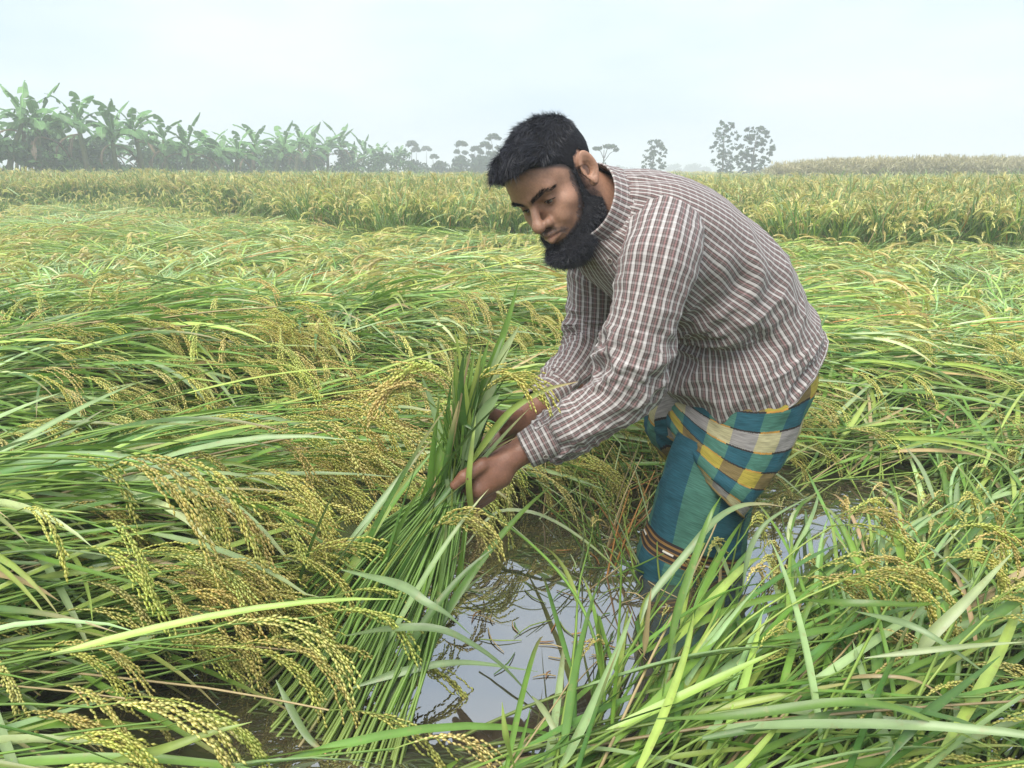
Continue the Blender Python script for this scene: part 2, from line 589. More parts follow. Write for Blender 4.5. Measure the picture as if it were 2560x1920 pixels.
def head_sdf(p):
    q = sym(p)
    d = head_base(p)
    d = smin(d, ell(q, (0.046, 0.058, -0.012), (0.020, 0.022, 0.018)), 0.018)       # cheekbones
    d = smin(d, ell(q, (0.030, 0.076, -0.030), (0.020, 0.018, 0.020)), 0.015)       # cheeks
    d = smin(d, cone(q, (0.006, 0.093, 0.027), (0.046, 0.076, 0.034), 0.0075, 0.008), 0.014)
    d = smax(d, -ell(q, (0.033, 0.100, 0.011), (0.020, 0.0165, 0.0115)), 0.014)     # eye sockets
    d = smin(d, ell(q, (0, 0.085, -0.050), (0.031, 0.021, 0.026)), 0.012)           # muzzle
    lid = np.linalg.norm(q - np.array([0.032, 0.0735, 0.0125]), axis=-1) - 0.0143
    d = smin(d, lid, 0.004)
    d = smax(d, -ell(q, (0.0325, 0.094, 0.0088), (0.0145, 0.014, 0.0050)), 0.0018)  # lid opening, looking down
    n = cone(q, (0, 0.091, 0.020), (0, 0.113, -0.014), 0.0072, 0.0100)
    n = smin(n, ell(q, (0, 0.1150, -0.0200), (0.0140, 0.0130, 0.0125)), 0.006)
    n = smin(n, ell(q, (0.0158, 0.1010, -0.0230), (0.0090, 0.0110, 0.0095)), 0.006)
    d = smin(d, n, 0.008)
    d = smax(d, -ell(q, (0.0075, 0.1045, -0.0325), (0.0045, 0.0065, 0.004)), 0.003)
    ul = cone(q, (0.004, 0.1075, -0.0445), (0.026, 0.0935, -0.0505), 0.0062, 0.0032)
    ll = cone(q, (0.0, 0.1060, -0.0575), (0.020, 0.0965, -0.0540), 0.0088, 0.0042)
    d = smin(d, smin(ul, ll, 0.0015), 0.005)
    d = smax(d, -cone(q, (0, 0.1155, -0.0500), (0.027, 0.0985, -0.0522), 0.0018, 0.0012), 0.0025)
    return smin(d, ear_sdf(q), 0.004)

HV, HF = surface_nets(head_sdf, (-0.105, -0.125, -0.150), (0.105, 0.135, 0.142), 0.0022)

# where the hair and the beard grow
def hair_edge(p):
    """> 0 inside the hair of the scalp"""
    y, ax = p[..., 1], np.abs(p[..., 0])
    zb = np.interp(y, [-0.11, -0.07, -0.035, -0.012, 0.004, 0.018, 0.030, 0.045, 0.062, 0.080, 0.098, 0.15],
                   [-0.035, -0.035, -0.010, 0.030, 0.034, 0.012, 0.034, 0.048, 0.064, 0.080, 0.084, 0.090])
    return p[..., 2] - zb
def beard_edge(p):
    y, z = p[..., 1], p[..., 2]
    front = np.interp(z, [-0.2, -0.078, -0.068, -0.060, -0.050, -0.035, -0.015, 0.01, 0.03], [0.3, 0.3, 0.088, 0.070, 0.058, 0.047, 0.036, 0.028, 0.020])
    back = np.interp(z, [-0.2, -0.10, -0.06, -0.03, 0.0, 0.03], [0.03, 0.018, -0.004, 0.008, 0.008, 0.006])
    e = np.minimum(front - y, y - back)
    e = np.minimum(e, 0.026 - z)
    lip = ell(sym(p), (0, 0.105, -0.0530), (0.031, 0.03, 0.0180))
    return np.minimum(e, lip)
def moustache_edge(p):
    q = sym(p)
    return 0.0065 - np.abs(np.linalg.norm(q[..., [0, 2]] - np.stack([np.clip(q[..., 0], 0.003, 0.028), np.interp(q[..., 0], [0, 0.012, 0.028], [-0.0370, -0.0375, -0.0500])], -1), axis=-1))

def hair_t(p):
    e = hair_edge(p)
    y, z = p[..., 1], p[..., 2]
    top = sstep(0.055, 0.115, z + 0.25 * np.maximum(y - 0.03, 0))
    front = sstep(0.02, 0.085, y) * sstep(0.05, 0.085, z)
    t = 0.006 + 0.007 * top + 0.016 * front
    t = t + 0.006 * (fbm(p * 60, 2, 5) - 0.5) * (0.4 + top)
    t = t * sstep(-0.002, 0.016, e)
    return np.where(e > -0.002, t, 0) - 0.0035
def beard_t(p):
    e = beard_edge(p)
    y, z = p[..., 1], p[..., 2]
    low = sstep(-0.035, -0.085, z) * sstep(0.085, 0.05, y) + sstep(-0.070, -0.100, z) * sstep(0.05, 0.085, y)
    t = 0.008 + 0.016 * low + 0.010 * low * sstep(0.04, 0.09, y)
    t = t + 0.006 * (fbm(p * 70, 2, 9) - 0.5)
    t = t * np.clip((e + 0.001) / 0.026, 0, 1) ** 0.7
    return np.where(e > -0.001, t, 0) - 0.0035

def crop(V, F, keep):
    kf = keep[F].all(1)
    F = F[kf]
    used = np.unique(F)
    m = -np.ones(len(V), int)
    m[used] = np.arange(len(used))
    return V[used], m[F]
hb = lambda p: head_base(p) - hair_t(p)
bb = lambda p: head_base(p) - 0.004 - beard_t(p)
HRV, HRF = surface_nets(hb, (-0.11, -0.14, -0.07), (0.11, 0.165, 0.185), 0.0035, 1)
HRV, HRF = crop(HRV, HRF, (hair_t(HRV) > -0.0005) & (np.abs(head_sdf(HRV)) < 0.05) & (ear_sdf(sym(HRV)) > 0.003))
BDV, BDF = surface_nets(bb, (-0.10, -0.03, -0.17), (0.10, 0.145, 0.05), 0.0035, 1)
BDV, BDF = crop(BDV, BDF, (beard_t(BDV) > -0.0005) & (ear_sdf(sym(BDV)) > 0.003))

# skin colour
SK = np.array([0.345, 0.186, 0.120])
nl = fbm(HV * 45, 3, 3)[:, None]
hc = SK * (0.82 + 0.30 * nl) * (0.94 + 0.12 * fbm(HV * 160, 2, 8)[:, None])
q = sym(HV)
lipm = np.minimum(cone(q, (0.004, 0.1070, -0.0450), (0.025, 0.0935, -0.0505), 0.0058, 0.003), cone(q, (0.0, 0.1055, -0.0570), (0.020, 0.0965, -0.0535), 0.0080, 0.004))
w = sstep(0.0012, -0.0012, lipm)[:, None]
hc = hc * (1 - w) + np.array([0.43, 0.17, 0.145]) * w
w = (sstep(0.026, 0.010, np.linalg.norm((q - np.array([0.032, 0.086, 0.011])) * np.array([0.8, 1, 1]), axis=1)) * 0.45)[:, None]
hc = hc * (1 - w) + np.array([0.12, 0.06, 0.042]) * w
w = (sstep(-0.004, 0.004, moustache_edge(HV)) * sstep(0.07, 0.09, HV[:, 1]) * 0.55)[:, None]
hc = hc * (1 - w) + np.array([0.05, 0.035, 0.03]) * w
w = (sstep(-0.015, 0.008, beard_edge(HV)) * (np.abs(HV[:, 0]) < 0.072) * 0.9)[:, None]
hc = hc * (1 - w) + np.array([0.03, 0.022, 0.02]) * w
w = (sstep(-0.006, 0.005, hair_edge(HV)) * (np.abs(HV[:, 0]) < 0.074) * 0.9)[:, None]
hc = hc * (1 - w) + np.array([0.02, 0.016, 0.016]) * w
w = sstep(0.0022, 0.0014, np.linalg.norm(HV - np.array([-0.052, 0.064, -0.002]), axis=1))[:, None]    # mole
hc = hc * (1 - w) + np.array([0.06, 0.03, 0.02]) * w
brow = cone(q, (0.010, 0.101, 0.0265), (0.040, 0.087, 0.0345), 0.0075, 0.0065)
brow = np.minimum(brow, cone(q, (0.040, 0.087, 0.0345), (0.056, 0.070, 0.027), 0.0062, 0.002))
w = (sstep(0.004, -0.005, brow) * 0.45)[:, None]
hc = hc * (1 - w) + np.array([0.025, 0.02, 0.018]) * w

# ---- hands, as polylines of joints (pixel, offset from the mid plane) grown into one skin
def hand_sdf_factory(fore, palm, fingers):
    def f(p):
        d = cone(p, *fore)
        for a in palm:
            d = smin(d, cone(p, *a), 0.014)
        for chain in fingers:
            e = None
            for a in chain:
                c = cone(p, *a)
                e = c if e is None else smin(e, c, 0.004)
            d = smin(d, e, 0.006)
        return d
    return f
def chain(pts, rad):
    return [(pts[i], pts[i + 1], rad[i], rad[i + 1]) for i in range(len(pts) - 1)]

lw = S(1318, 1118, 0.075); lel = S(1480, 1050, 0.11)
LHD = dict(
    fore=(lel, lw, 0.036, 0.0265),
    palm=[(lw, S(1230, 1178, 0.075), 0.027, 0.026), (S(1262, 1150, 0.072), S(1196, 1182, 0.070), 0.024, 0.020),
          (S(1250, 1190, 0.080), S(1196, 1222, 0.078), 0.024, 0.020), (S(1250, 1170, 0.06), S(1205, 1215, 0.05), 0.024, 0.018)],
    fingers=[
        chain([S(1255, 1150, 0.072), S(1205, 1163, 0.082), S(1160, 1192, 0.086), S(1137, 1213, 0.080)], [0.019, 0.0135, 0.0125, 0.0095]),   # thumb
        chain([S(1200, 1205, 0.075), S(1176, 1222, 0.066), S(1130, 1222, 0.030), S(1112, 1205, 0.0)], [0.015, 0.0125, 0.0105, 0.008]),
        chain([S(1205, 1222, 0.074), S(1174, 1246, 0.060), S(1132, 1246, 0.020), S(1120, 1228, -0.01)], [0.015, 0.0125, 0.0105, 0.008]),
        chain([S(1215, 1232, 0.070), S(1176, 1262, 0.050), S(1140, 1264, 0.012), S(1128, 1250, -0.015)], [0.014, 0.0115, 0.010, 0.008]),
        chain([S(1225, 1238, 0.064), S(1182, 1272, 0.040), S(1150, 1280, 0.005), S(1140, 1268, -0.018)], [0.013, 0.010, 0.009, 0.007]),
    ])
rw = S(1350, 1012, -0.055); rel = S(1480, 930, -0.12)
RHD = dict(
    fore=(rel, rw, 0.036, 0.0275),
    palm=[(rw, S(1280, 1070, -0.030), 0.028, 0.026), (S(1300, 1075, -0.03), S(1238, 1118, -0.035), 0.026, 0.019),
          (S(1310, 1045, -0.035), S(1268, 1068, -0.012), 0.024, 0.0195), (S(1290, 1095, -0.04), S(1250, 1140, -0.03), 0.020, 0.016)],
    fingers=[
        chain([S(1290, 1045, -0.020), S(1252, 1044, 0.000), S(1222, 1030, 0.0), S(1200, 1018, -0.005)], [0.019, 0.014, 0.0125, 0.0095]),   # thumb behind the leaf
        chain([S(1240, 1105, -0.035), S(1205, 1108, -0.050), S(1165, 1100, -0.055), S(1135, 1085, -0.04)], [0.014, 0.012, 0.0105, 0.008]),
        chain([S(1240, 1118, -0.032), S(1208, 1125, -0.045), S(1168, 1122, -0.048), S(1140, 1108, -0.03)], [0.014, 0.012, 0.0105, 0.008]),
        chain([S(1245, 1130, -0.030), S(1215, 1140, -0.035), S(1178, 1142, -0.036), S(1150, 1130, -0.02)], [0.014, 0.0115, 0.010, 0.008]),
        chain([S(1250, 1140, -0.028), S(1225, 1132, -0.012), S(1205, 1128, 0.002), S(1188, 1132, -0.004)], [0.012, 0.0105, 0.0095, 0.0075]),
    ])
body = MB()
body.add(H2W(HV), HF, hc)
for hd in (LHD, RHD):
    f = hand_sdf_factory(**hd)
    pts = np.array([a for c in hd['fingers'] for s in c for a in s[:2]] + [hd['fore'][0], hd['fore'][1]])
    V, Fq = surface_nets(f, pts.min(0) - 0.05, pts.max(0) + 0.05, 0.003)
    t = fbm(V * 60, 3, 21)[:, None]
    cr = ridged(V * np.array([240, 120, 120]), 4)[:, None]
    c = np.array([0.20, 0.092, 0.056]) * (0.82 + 0.36 * t) * (0.94 + 0.08 * cr)
    body.add(V, Fq, c)
# trunk and legs under the clothes
def part(path, rad):
    v, f, t3 = tube(path, rad, 16)
    body.add(v, f, SK * 0.8)
    body.f3.append(t3 + body.n - len(v))
part([S(1590, 560), S(1700, 620), S(1830, 740), S(1890, 880)], [0.075, 0.105, 0.11, 0.11])
part([lel, S(1560, 1000, 0.14), S(1610, 800, 0.16), S(1640, 620, 0.15), S(1640, 600, 0.05)], [0.036, 0.042, 0.047, 0.05, 0.05])
part([rel, S(1500, 870, -0.14), S(1500, 720, -0.16), S(1560, 600, -0.13)], [0.036, 0.042, 0.047, 0.05])
part([S(1890, 900, 0.04), S(1830, 1050, 0.04), S(1775, 1180, 0.05), S(1755, 1330, 0.06), S(1760, 1500, 0.06)], [0.09, 0.07, 0.05, 0.05, 0.042])
part([S(1870, 900, -0.06), S(1760, 1030, -0.08), S(1740, 1150, -0.1), S(1760, 1300, -0.1), S(1760, 1450, -0.1)], [0.09, 0.075, 0.06, 0.055, 0.045])

m_skin = tinted('skin', rough=0.46, spec=0.45, noise=0.14, nscale=260, bump=0.3)
_b = m_skin.node_tree.nodes['Principled BSDF']
_b.inputs['Subsurface Weight'].default_value = 0.12
_b.inputs['Subsurface Radius'].default_value = (0.012, 0.005, 0.003)
_b.inputs['Subsurface Scale'].default_value = 0.5
person = obj('person', body.data('person', m_skin),
             label='bearded man in checked shirt and blue plaid lungi bending over the flooded rice', category='person')

m_hair = plain('hair_base', (0.010, 0.010, 0.012), 0.8, 0.15)
m_strand = plain('hair', (0.026, 0.027, 0.036), 0.45, 0.5)


def strands(seedV, dirs, length, wid, seg=3, curl=0.25, gravity=None, rngs=rng):
    """thin curved ribbons; seedV (N,3), dirs (N,3) unit"""
    n = len(seedV)
    length = np.broadcast_to(length, (n,))
    d = dirs.copy()
    side = norm(np.cross(d, norm(rngs.normal(size=(n, 3)))))
    bend = norm(rngs.normal(size=(n, 3))) * curl
    if gravity is not None:
        bend = bend + gravity
    pts = [seedV]
    for i in range(seg):
        pts.append(pts[-1] + d * (length / seg)[:, None])
        d = norm(d + bend / seg * 1.6)
    pts = np.stack(pts, 1)                                   # n, seg+1, 3
    wv = np.linspace(1, 0.15, seg + 1)[None, :, None] * wid * 0.5
    L = pts - side[:, None] * wv
    R = pts + side[:, None] * wv
    V = np.stack([L, R], 2).reshape(-1, 3)
    k = np.arange(n)[:, None] * (2 * (seg + 1)) + 2 * np.arange(seg)[None]
    F = np.stack([k, k + 1, k + 3, k + 2], -1).reshape(-1, 4)
    return V, F

def scatter(V, F, n, r=rng):
    a = np.linalg.norm(np.cross(V[F[:, 1]] - V[F[:, 0]], V[F[:, 3]] - V[F[:, 0]]), axis=1)
    i = r.choice(len(F), n, p=a / a.sum())
    u, v = r.random((2, n, 1))
    return (V[F[i, 0]] * (1 - u) * (1 - v) + V[F[i, 1]] * u * (1 - v) + V[F[i, 2]] * u * v + V[F[i, 3]] * (1 - u) * v), i

# scalp hair
mb = MB()
mb.add(H2W(HRV), HRF)
p, i = scatter(HRV, HRF, 17000)
N = vnormals(HRV, HRF)[HRF[i, 0]]
topw = sstep(0.06, 0.12, p[:, 2] + 0.2 * np.maximum(p[:, 1], 0))[:, None]
flow = np.array([-0.25, 1.0, 0.15]) * topw + np.array([0, -0.35, -1.0]) * (1 - topw)
flow = flow + 0.55 * (np.stack([fbm(p * 38, 2, s) for s in (31, 32, 33)], 1) - 0.5) * 2
flow = norm(flow - N * np.sum(flow * N, 1, keepdims=True))
frontw = sstep(0.05, 0.11, p[:, 1])[:, None] * topw
d = norm(flow + N * (0.20 + 0.16 * topw + 0.08 * frontw) + 0.13 * rng.normal(size=p.shape))
ln = (0.009 + 0.013 * topw[:, 0] + 0.008 * frontw[:, 0]) * rng.uniform(0.6, 1.3, len(p))
V, Fs = strands(p - N * 0.002, d, ln, 0.0010, seg=4, gravity=-N * 0.25)
hair = obj('hair', mb.data('hair', m_hair), person)
mb = MB(); mb.add(H2W(V), Fs); obj('hair_strands', mb.data('hair_strands', m_strand), hair)
# beard
mb = MB()
mb.add(H2W(BDV), BDF)
p, i = scatter(BDV, BDF, 16000)
N = vnormals(BDV, BDF)[BDF[i, 0]]
fl = np.array([0, 0.05, -1.0]) + 0.30 * rng.normal(size=p.shape)
fl = norm(fl - N * np.sum(fl * N, 1, keepdims=True))
d = norm(fl + N * 0.42 + 0.22 * rng.normal(size=p.shape))
low = sstep(-0.03, -0.10, p[:, 2])
V, Fs = strands(p - N * 0.003, d, (0.008 + 0.010 * low) * rng.uniform(0.5, 1.3, len(p)), 0.0008, curl=0.7)
beard = obj('beard', mb.data('beard', m_hair), person)
mb = MB(); mb.add(H2W(V), Fs)
# sparse beard edge, moustache
e1, e2 = beard_edge(HV), moustache_edge(HV)
Nh = vnormals(HV, HF)
for sel, cnt, ll, wd in ((np.where((e1 > -0.010) & (e1 < 0.010) & (np.abs(HV[:, 0]) < 0.071))[0], 3200, 0.008, 0.0007), (np.where((e2 > -0.001) & (HV[:, 1] > 0.07))[0], 750, 0.0055, 0.00055)):
    k = rng.choice(sel, cnt)
    d = norm(np.array([0, 0.05, -1.0]) + np.sign(HV[k, :1]) * np.array([[0.7, -0.2, 0]]) * (HV[k, 1:2] > 0.08) + Nh[k] * 0.35 + 0.25 * rng.normal(size=(cnt, 3)))
    V, Fs = strands(HV[k] + 0.0012 * rng.normal(size=(cnt, 3)) - Nh[k] * 0.001, d, ll * rng.uniform(0.5, 1.2, cnt), wd)
    mb.add(H2W(V), Fs)
obj('beard_strands', mb.data('beard_strands', m_strand), beard)
# brows
for sx in (-1, 1):
    mb = MB()
    n = 420
    t = rng.random(n)
    bx = np.interp(t, [0, 0.65, 1], [0.009, 0.040, 0.057]); by = np.interp(t, [0, 0.65, 1], [0.1015, 0.089, 0.071]); bz = np.interp(t, [0, 0.65, 1], [0.0265, 0.0345, 0.0275])
    wz = np.interp(t, [0, 0.2, 0.7, 1], [0.0036, 0.0046, 0.0038, 0.0018])
    p = np.stack([bx * sx, by, bz + wz * rng.uniform(-1, 1, n)], 1)
    for _ in range(3):
        dd = head_sdf(p); e = 0.0008
        g = norm(np.stack([head_sdf(p + np.eye(3)[a] * e) - dd for a in range(3)], 1))
        p = p - g * dd[:, None]
    d = norm(np.array([sx * 0.9, -0.35, 0.25]) + g * 0.25 + 0.2 * rng.normal(size=p.shape) + np.array([0, 0, 0.5]) * (1 - t)[:, None])
    V, Fs = strands(p, d, rng.uniform(0.005, 0.009, n), 0.0007)
    mb.add(H2W(V), Fs)
    obj('eyebrow', mb.data('eyebrow', m_hair), person)
# eyes, with lashes
m_eye = tinted('eye', rough=0.12, spec=0.6)
for sx in (-1, 1):
    c = np.array([0.032 * sx, 0.0735, 0.0125]); r = 0.0131
    nu, nv = 24, 17
    th = np.linspace(0, math.pi, nv)[:, None]; ph = np.arange(nu) * 2 * math.pi / nu
    look = norm([-0.10, 1.0, -0.42]); a = norm(np.cross(look, [0, 0, 1])); b = np.cross(look, a)
    dirs = np.cos(th)[..., None] * look + np.sin(th)[..., None] * (np.cos(ph)[None, :, None] * a + np.sin(ph)[None, :, None] * b)
    V = (c + r * dirs).reshape(-1, 3)
    ang = np.broadcast_to(th, (nv, nu)).reshape(-1)
    cc = np.where((ang < 0.48)[:, None], np.array([0.02, 0.012, 0.008]), np.array([0.52, 0.46, 0.42]))
    me = MB(); me.add(H2W(V), grid_faces(nv, nu), cc)
    ey = obj('eye', me.data('eye', m_eye), person)
    t = np.linspace(0, 1, 14)
    lx = (0.0190 + 0.0270 * t) * sx; lz = 0.0090 + 0.0046 * np.sin(math.pi * t) ** 0.8
    lp = np.stack([lx, 0.0735 + np.sqrt(np.maximum(0.0149 ** 2 - (np.abs(lx) - 0.032) ** 2 - (lz - 0.0125) ** 2, 1e-8)), lz], 1)
    v, f, t3 = tube(lp, 0.0008, 5, cap=False)
    me = MB(); me.add(H2W(v), f)
    obj('eyelashes', me.data('eyelashes', m_hair), ey)

# ------------------------------------------------------------------ cloth materials
def uv_nodes(n, l, su=1.0, sv=1.0):
    tc = n.new('ShaderNodeUVMap')
    sp = n.new('ShaderNodeSeparateXYZ')
    l.new(tc.outputs['UV'], sp.inputs[0])
    return sp.outputs['X'], sp.outputs['Y'], tc.outputs['UV']
def mth(n, l, op, a, b=None, c=None):
    k = n.new('ShaderNodeMath'); k.operation = op
    for i, v in enumerate((a, b, c)):
        if v is None: continue
        if isinstance(v, (int, float)): k.inputs[i].default_value = v
        else: l.new(v, k.inputs[i])
    return k.outputs[0]
def ramp(n, l, src, stops, interp='CONSTANT'):
    r = n.new('ShaderNodeValToRGB')
    r.color_ramp.interpolation = interp
    el = r.color_ramp.elements
    while len(el) > 1: el.remove(el[0])
    el[0].position, el[0].color = stops[0][0], (*stops[0][1], 1)
    for p, c in stops[1:]:
        e = el.new(p); e.color = (*c, 1)
    l.new(src, r.inputs[0])
    return r.outputs['Color']
def mixc(n, l, fac, a, b, mode='MIX'):
    k = n.new('ShaderNodeMixRGB'); k.blend_type = mode
    for i, v in enumerate((fac, a, b)):
        if isinstance(v, (int, float)): k.inputs[i].default_value = v
        elif isinstance(v, tuple): k.inputs[i].default_value = (*v, 1)
        else: l.new(v, k.inputs[i])
    return k.outputs['Color']

def shirt_material(name='checked_cotton', pu=0.0148, pv=0.0148, weft=0.26):
    m, n, l, b = new_mat(name)
    U, V, uv = uv_nodes(n, l)
    W, D1, D2, K, G1 = (0.47, 0.445, 0.425), (0.075, 0.056, 0.052), (0.11, 0.086, 0.08), (0.26, 0.15, 0.145), (0.18, 0.155, 0.145)
    cu = ramp(n, l, mth(n, l, 'FRACT', mth(n, l, 'DIVIDE', U, pu)), [(0, W), (0.30, D1), (0.44, G1), (0.52, D2), (0.66, K), (0.80, D1), (0.92, G1)])
    cv = ramp(n, l, mth(n, l, 'FRACT', mth(n, l, 'DIVIDE', V, pv)), [(0, W), (0.24, D1), (0.36, G1), (0.46, D2), (0.70, K), (0.80, D1), (0.90, G1)])
    c = mixc(n, l, weft, cu, cv)
    tx = n.new('ShaderNodeTexNoise'); tx.inputs['Scale'].default_value = 900; tx.inputs['Detail'].default_value = 2
    l.new(uv, tx.inputs['Vector'])
    c = mixc(n, l, 0.25, c, tx.outputs['Fac'], 'OVERLAY')
    l.new(c, b.inputs['Base Color'])
    b.inputs['Roughness'].default_value = 0.85
    b.inputs['Specular IOR Level'].default_value = 0.15
    b.inputs['Sheen Weight'].default_value = 0.15
    bp = n.new('ShaderNodeBump'); bp.inputs['Strength'].default_value = 0.2; bp.inputs['Distance'].default_value = 0.001
    l.new(tx.outputs['Fac'], bp.inputs['Height']); l.new(bp.outputs['Normal'], b.inputs['Normal'])
    return m

def lungi_material(name, vertical=False):
    m, n, l, b = new_mat(name)
    U, V, uv = uv_nodes(n, l)
    blue, teal = (0.018, 0.076, 0.100), (0.052, 0.140, 0.105)
    yel, olive = (0.29, 0.235, 0.04), (0.15, 0.11, 0.045)
    grey, cream = (0.22, 0.205, 0.195), (0.33, 0.30, 0.17)
    orange, black, white = (0.36, 0.19, 0.04), (0.025, 0.02, 0.018), (0.62, 0.58, 0.5)
    wob = n.new('ShaderNodeTexNoise'); wob.inputs['Scale'].default_value = 300; wob.inputs['Detail'].default_value = 1
    mp = n.new('ShaderNodeMapping'); mp.inputs['Scale'].default_value = (1, 0.05, 1) if not vertical else (0.05, 1, 1)
    l.new(uv, mp.inputs['Vector']); l.new(mp.outputs['Vector'], wob.inputs['Vector'])
    if not vertical:
        RH, CW = 0.046, 0.058
        cf = mth(n, l, 'FRACT', mth(n, l, 'DIVIDE', U, CW * 2))
        colA = ramp(n, l, cf, [(0, blue), (0.5, teal)])
        colY = ramp(n, l, cf, [(0, olive), (0.5, yel)])
        colG = ramp(n, l, cf, [(0, grey), (0.5, cream)])
        rf = mth(n, l, 'FRACT', mth(n, l, 'DIVIDE', V, RH * 4))
        s1 = ramp(n, l, rf, [(0, (1, 1, 1)), (0.25, (0, 0, 0))])          # yellow row
        s2 = ramp(n, l, rf, [(0, (0, 0, 0)), (0.5, (1, 1, 1)), (0.75, (0, 0, 0))])   # grey row
        c = mixc(n, l, s1, colA, colY)
        c = mixc(n, l, s2, c, colG)
        # dark line with orange dashes between the rows
        ef = mth(n, l, 'FRACT', mth(n, l, 'DIVIDE', V, RH))
        wv = mth(n, l, 'MULTIPLY', mth(n, l, 'SUBTRACT', wob.outputs['Fac'], 0.5), 0.12)
        ef = mth(n, l, 'ADD', ef, wv)
        ed = mth(n, l, 'LESS_THAN', mth(n, l, 'ABSOLUTE', mth(n, l, 'SUBTRACT', ef, 0.5)), 0.455)
        dash = ramp(n, l, cf, [(0, black), (0.52, orange), (0.94, black)])
        c = mixc(n, l, ed, dash, c)
    else:
        CW = 0.075
        cf = mth(n, l, 'FRACT', mth(n, l, 'DIVIDE', U, CW * 2))
        c = ramp(n, l, cf, [(0, blue), (0.5, teal)])
        bd = ramp(n, l, V, [(0, (0, 0, 0)), (0.048, (1, 1, 1)), (0.088, (0, 0, 0))])   # border band
        st = ramp(n, l, mth(n, l, 'FRACT', mth(n, l, 'MULTIPLY', V, 95.0)), [(0, black), (0.55, (0.20, 0.11, 0.035))])
        mid = ramp(n, l, V, [(0, (0, 0, 0)), (0.065, (1, 1, 1)), (0.0695, (0, 0, 0))])
        wd = ramp(n, l, mth(n, l, 'FRACT', mth(n, l, 'DIVIDE', U, 0.085)), [(0, black), (0.72, white)])
        st = mixc(n, l, mid, st, wd)
        c = mixc(n, l, bd, c, st)
    hz = n.new('ShaderNodeMapRange'); hz.inputs['From Min'].default_value = 0.3; hz.inputs['From Max'].default_value = 0.7
    hz.inputs['To Min'].default_value = 0.7; hz.inputs['To Max'].default_value = 1.35
    w2 = n.new('ShaderNodeTexNoise'); w2.inputs['Scale'].default_value = 420; w2.inputs['Detail'].default_value = 3
    mp2 = n.new('ShaderNodeMapping'); mp2.inputs['Scale'].default_value = (0.08, 1, 1)
    l.new(uv, mp2.inputs['Vector']); l.new(mp2.outputs['Vector'], w2.inputs['Vector'])
    l.new(w2.outputs['Fac'], hz.inputs['Value'])
    c = mixc(n, l, 1.0, c, hz.outputs['Result'], 'MULTIPLY')
    l.new(c, b.inputs['Base Color'])
    b.inputs['Roughness'].default_value = 0.8
    b.inputs['Specular IOR Level'].default_value = 0.2
    bp = n.new('ShaderNodeBump'); bp.inputs['Strength'].default_value = 0.15; bp.inputs['Distance'].default_value = 0.001
    l.new(w2.outputs['Fac'], bp.inputs['Height']); l.new(bp.outputs['Normal'], b.inputs['Normal'])
    return m

m_shirt = shirt_material()
m_shirt_body = shirt_material('checked_cotton_body', weft=0.17)
m_lungi = lungi_material('lungi_checks')
m_lungi2 = lungi_material('lungi_border', True)

def loft(centers, A, B, nr, nc, ulen, wr=None, expo=2.0, th0=0.0):
    """rings: centre + A cos + B sin ; returns verts, faces, per-loop uv"""
    q = catmull(np.concatenate([centers, A, B], 1), nr)
    c, a, b = q[:, :3], q[:, 3:6], q[:, 6:9]
    th = np.arange(nc + 1) * 2 * math.pi / nc
    ct, st = np.cos(th), np.sin(th)
    ex = 2.0 / expo
    ce, se = np.sign(ct) * np.abs(ct) ** ex, np.sign(st) * np.abs(st) ** ex
    V = c[:, None] + a[:, None] * ce[None, :, None] + b[:, None] * se[None, :, None]
    seg = np.linalg.norm(np.diff(c, axis=0), axis=1)
    s = np.concatenate([[0], np.cumsum(seg)])
    T, Sg = np.meshgrid(th, s)
    uv = np.stack([T / (2 * math.pi) * ulen, Sg], -1)
    if wr is not None:
        du = np.roll(V[:, :-1], -1, 1) - np.roll(V[:, :-1], 1, 1)
        dv = np.gradient(V[:, :-1], axis=0)
        Nn = norm(np.cross(du, dv))
        out = norm(V[:, :-1] - c[:, None])
        Nn = Nn * np.sign(np.sum(Nn * out, -1, keepdims=True))
        Nn = np.concatenate([Nn, Nn[:, :1]], 1)
        V = V + Nn * wr(T, Sg)[..., None]
    F = grid_faces(nr, nc + 1, wrap=False)
    return V.reshape(-1, 3), F, uv.reshape(-1, 2)

def cyl(T, Sg, kt, ks, tw=0.0):
    return np.stack([np.cos(T + tw * Sg) * kt, np.sin(T + tw * Sg) * kt, Sg * ks], -1)
# ================================================================== CLOTHES
shirt = None
def outline(pairs, offs, widths, dz=None):
    """pairs of (front pixel, back pixel) on the mid plane -> ring centres and axes"""
    Cc, A, B = [], [], []
    for i, ((fx, fy), (bx, by)) in enumerate(pairs):
        f, b = S(fx, fy, offs[i]), S(bx, by, offs[i])
        Cc.append((f + b) / 2)
        A.append((f - b) / 2)
        B.append(BL * widths[i] + (np.array([0, 0, dz[i]]) if dz else 0))
    return np.array(Cc), np.array(A), np.array(B)

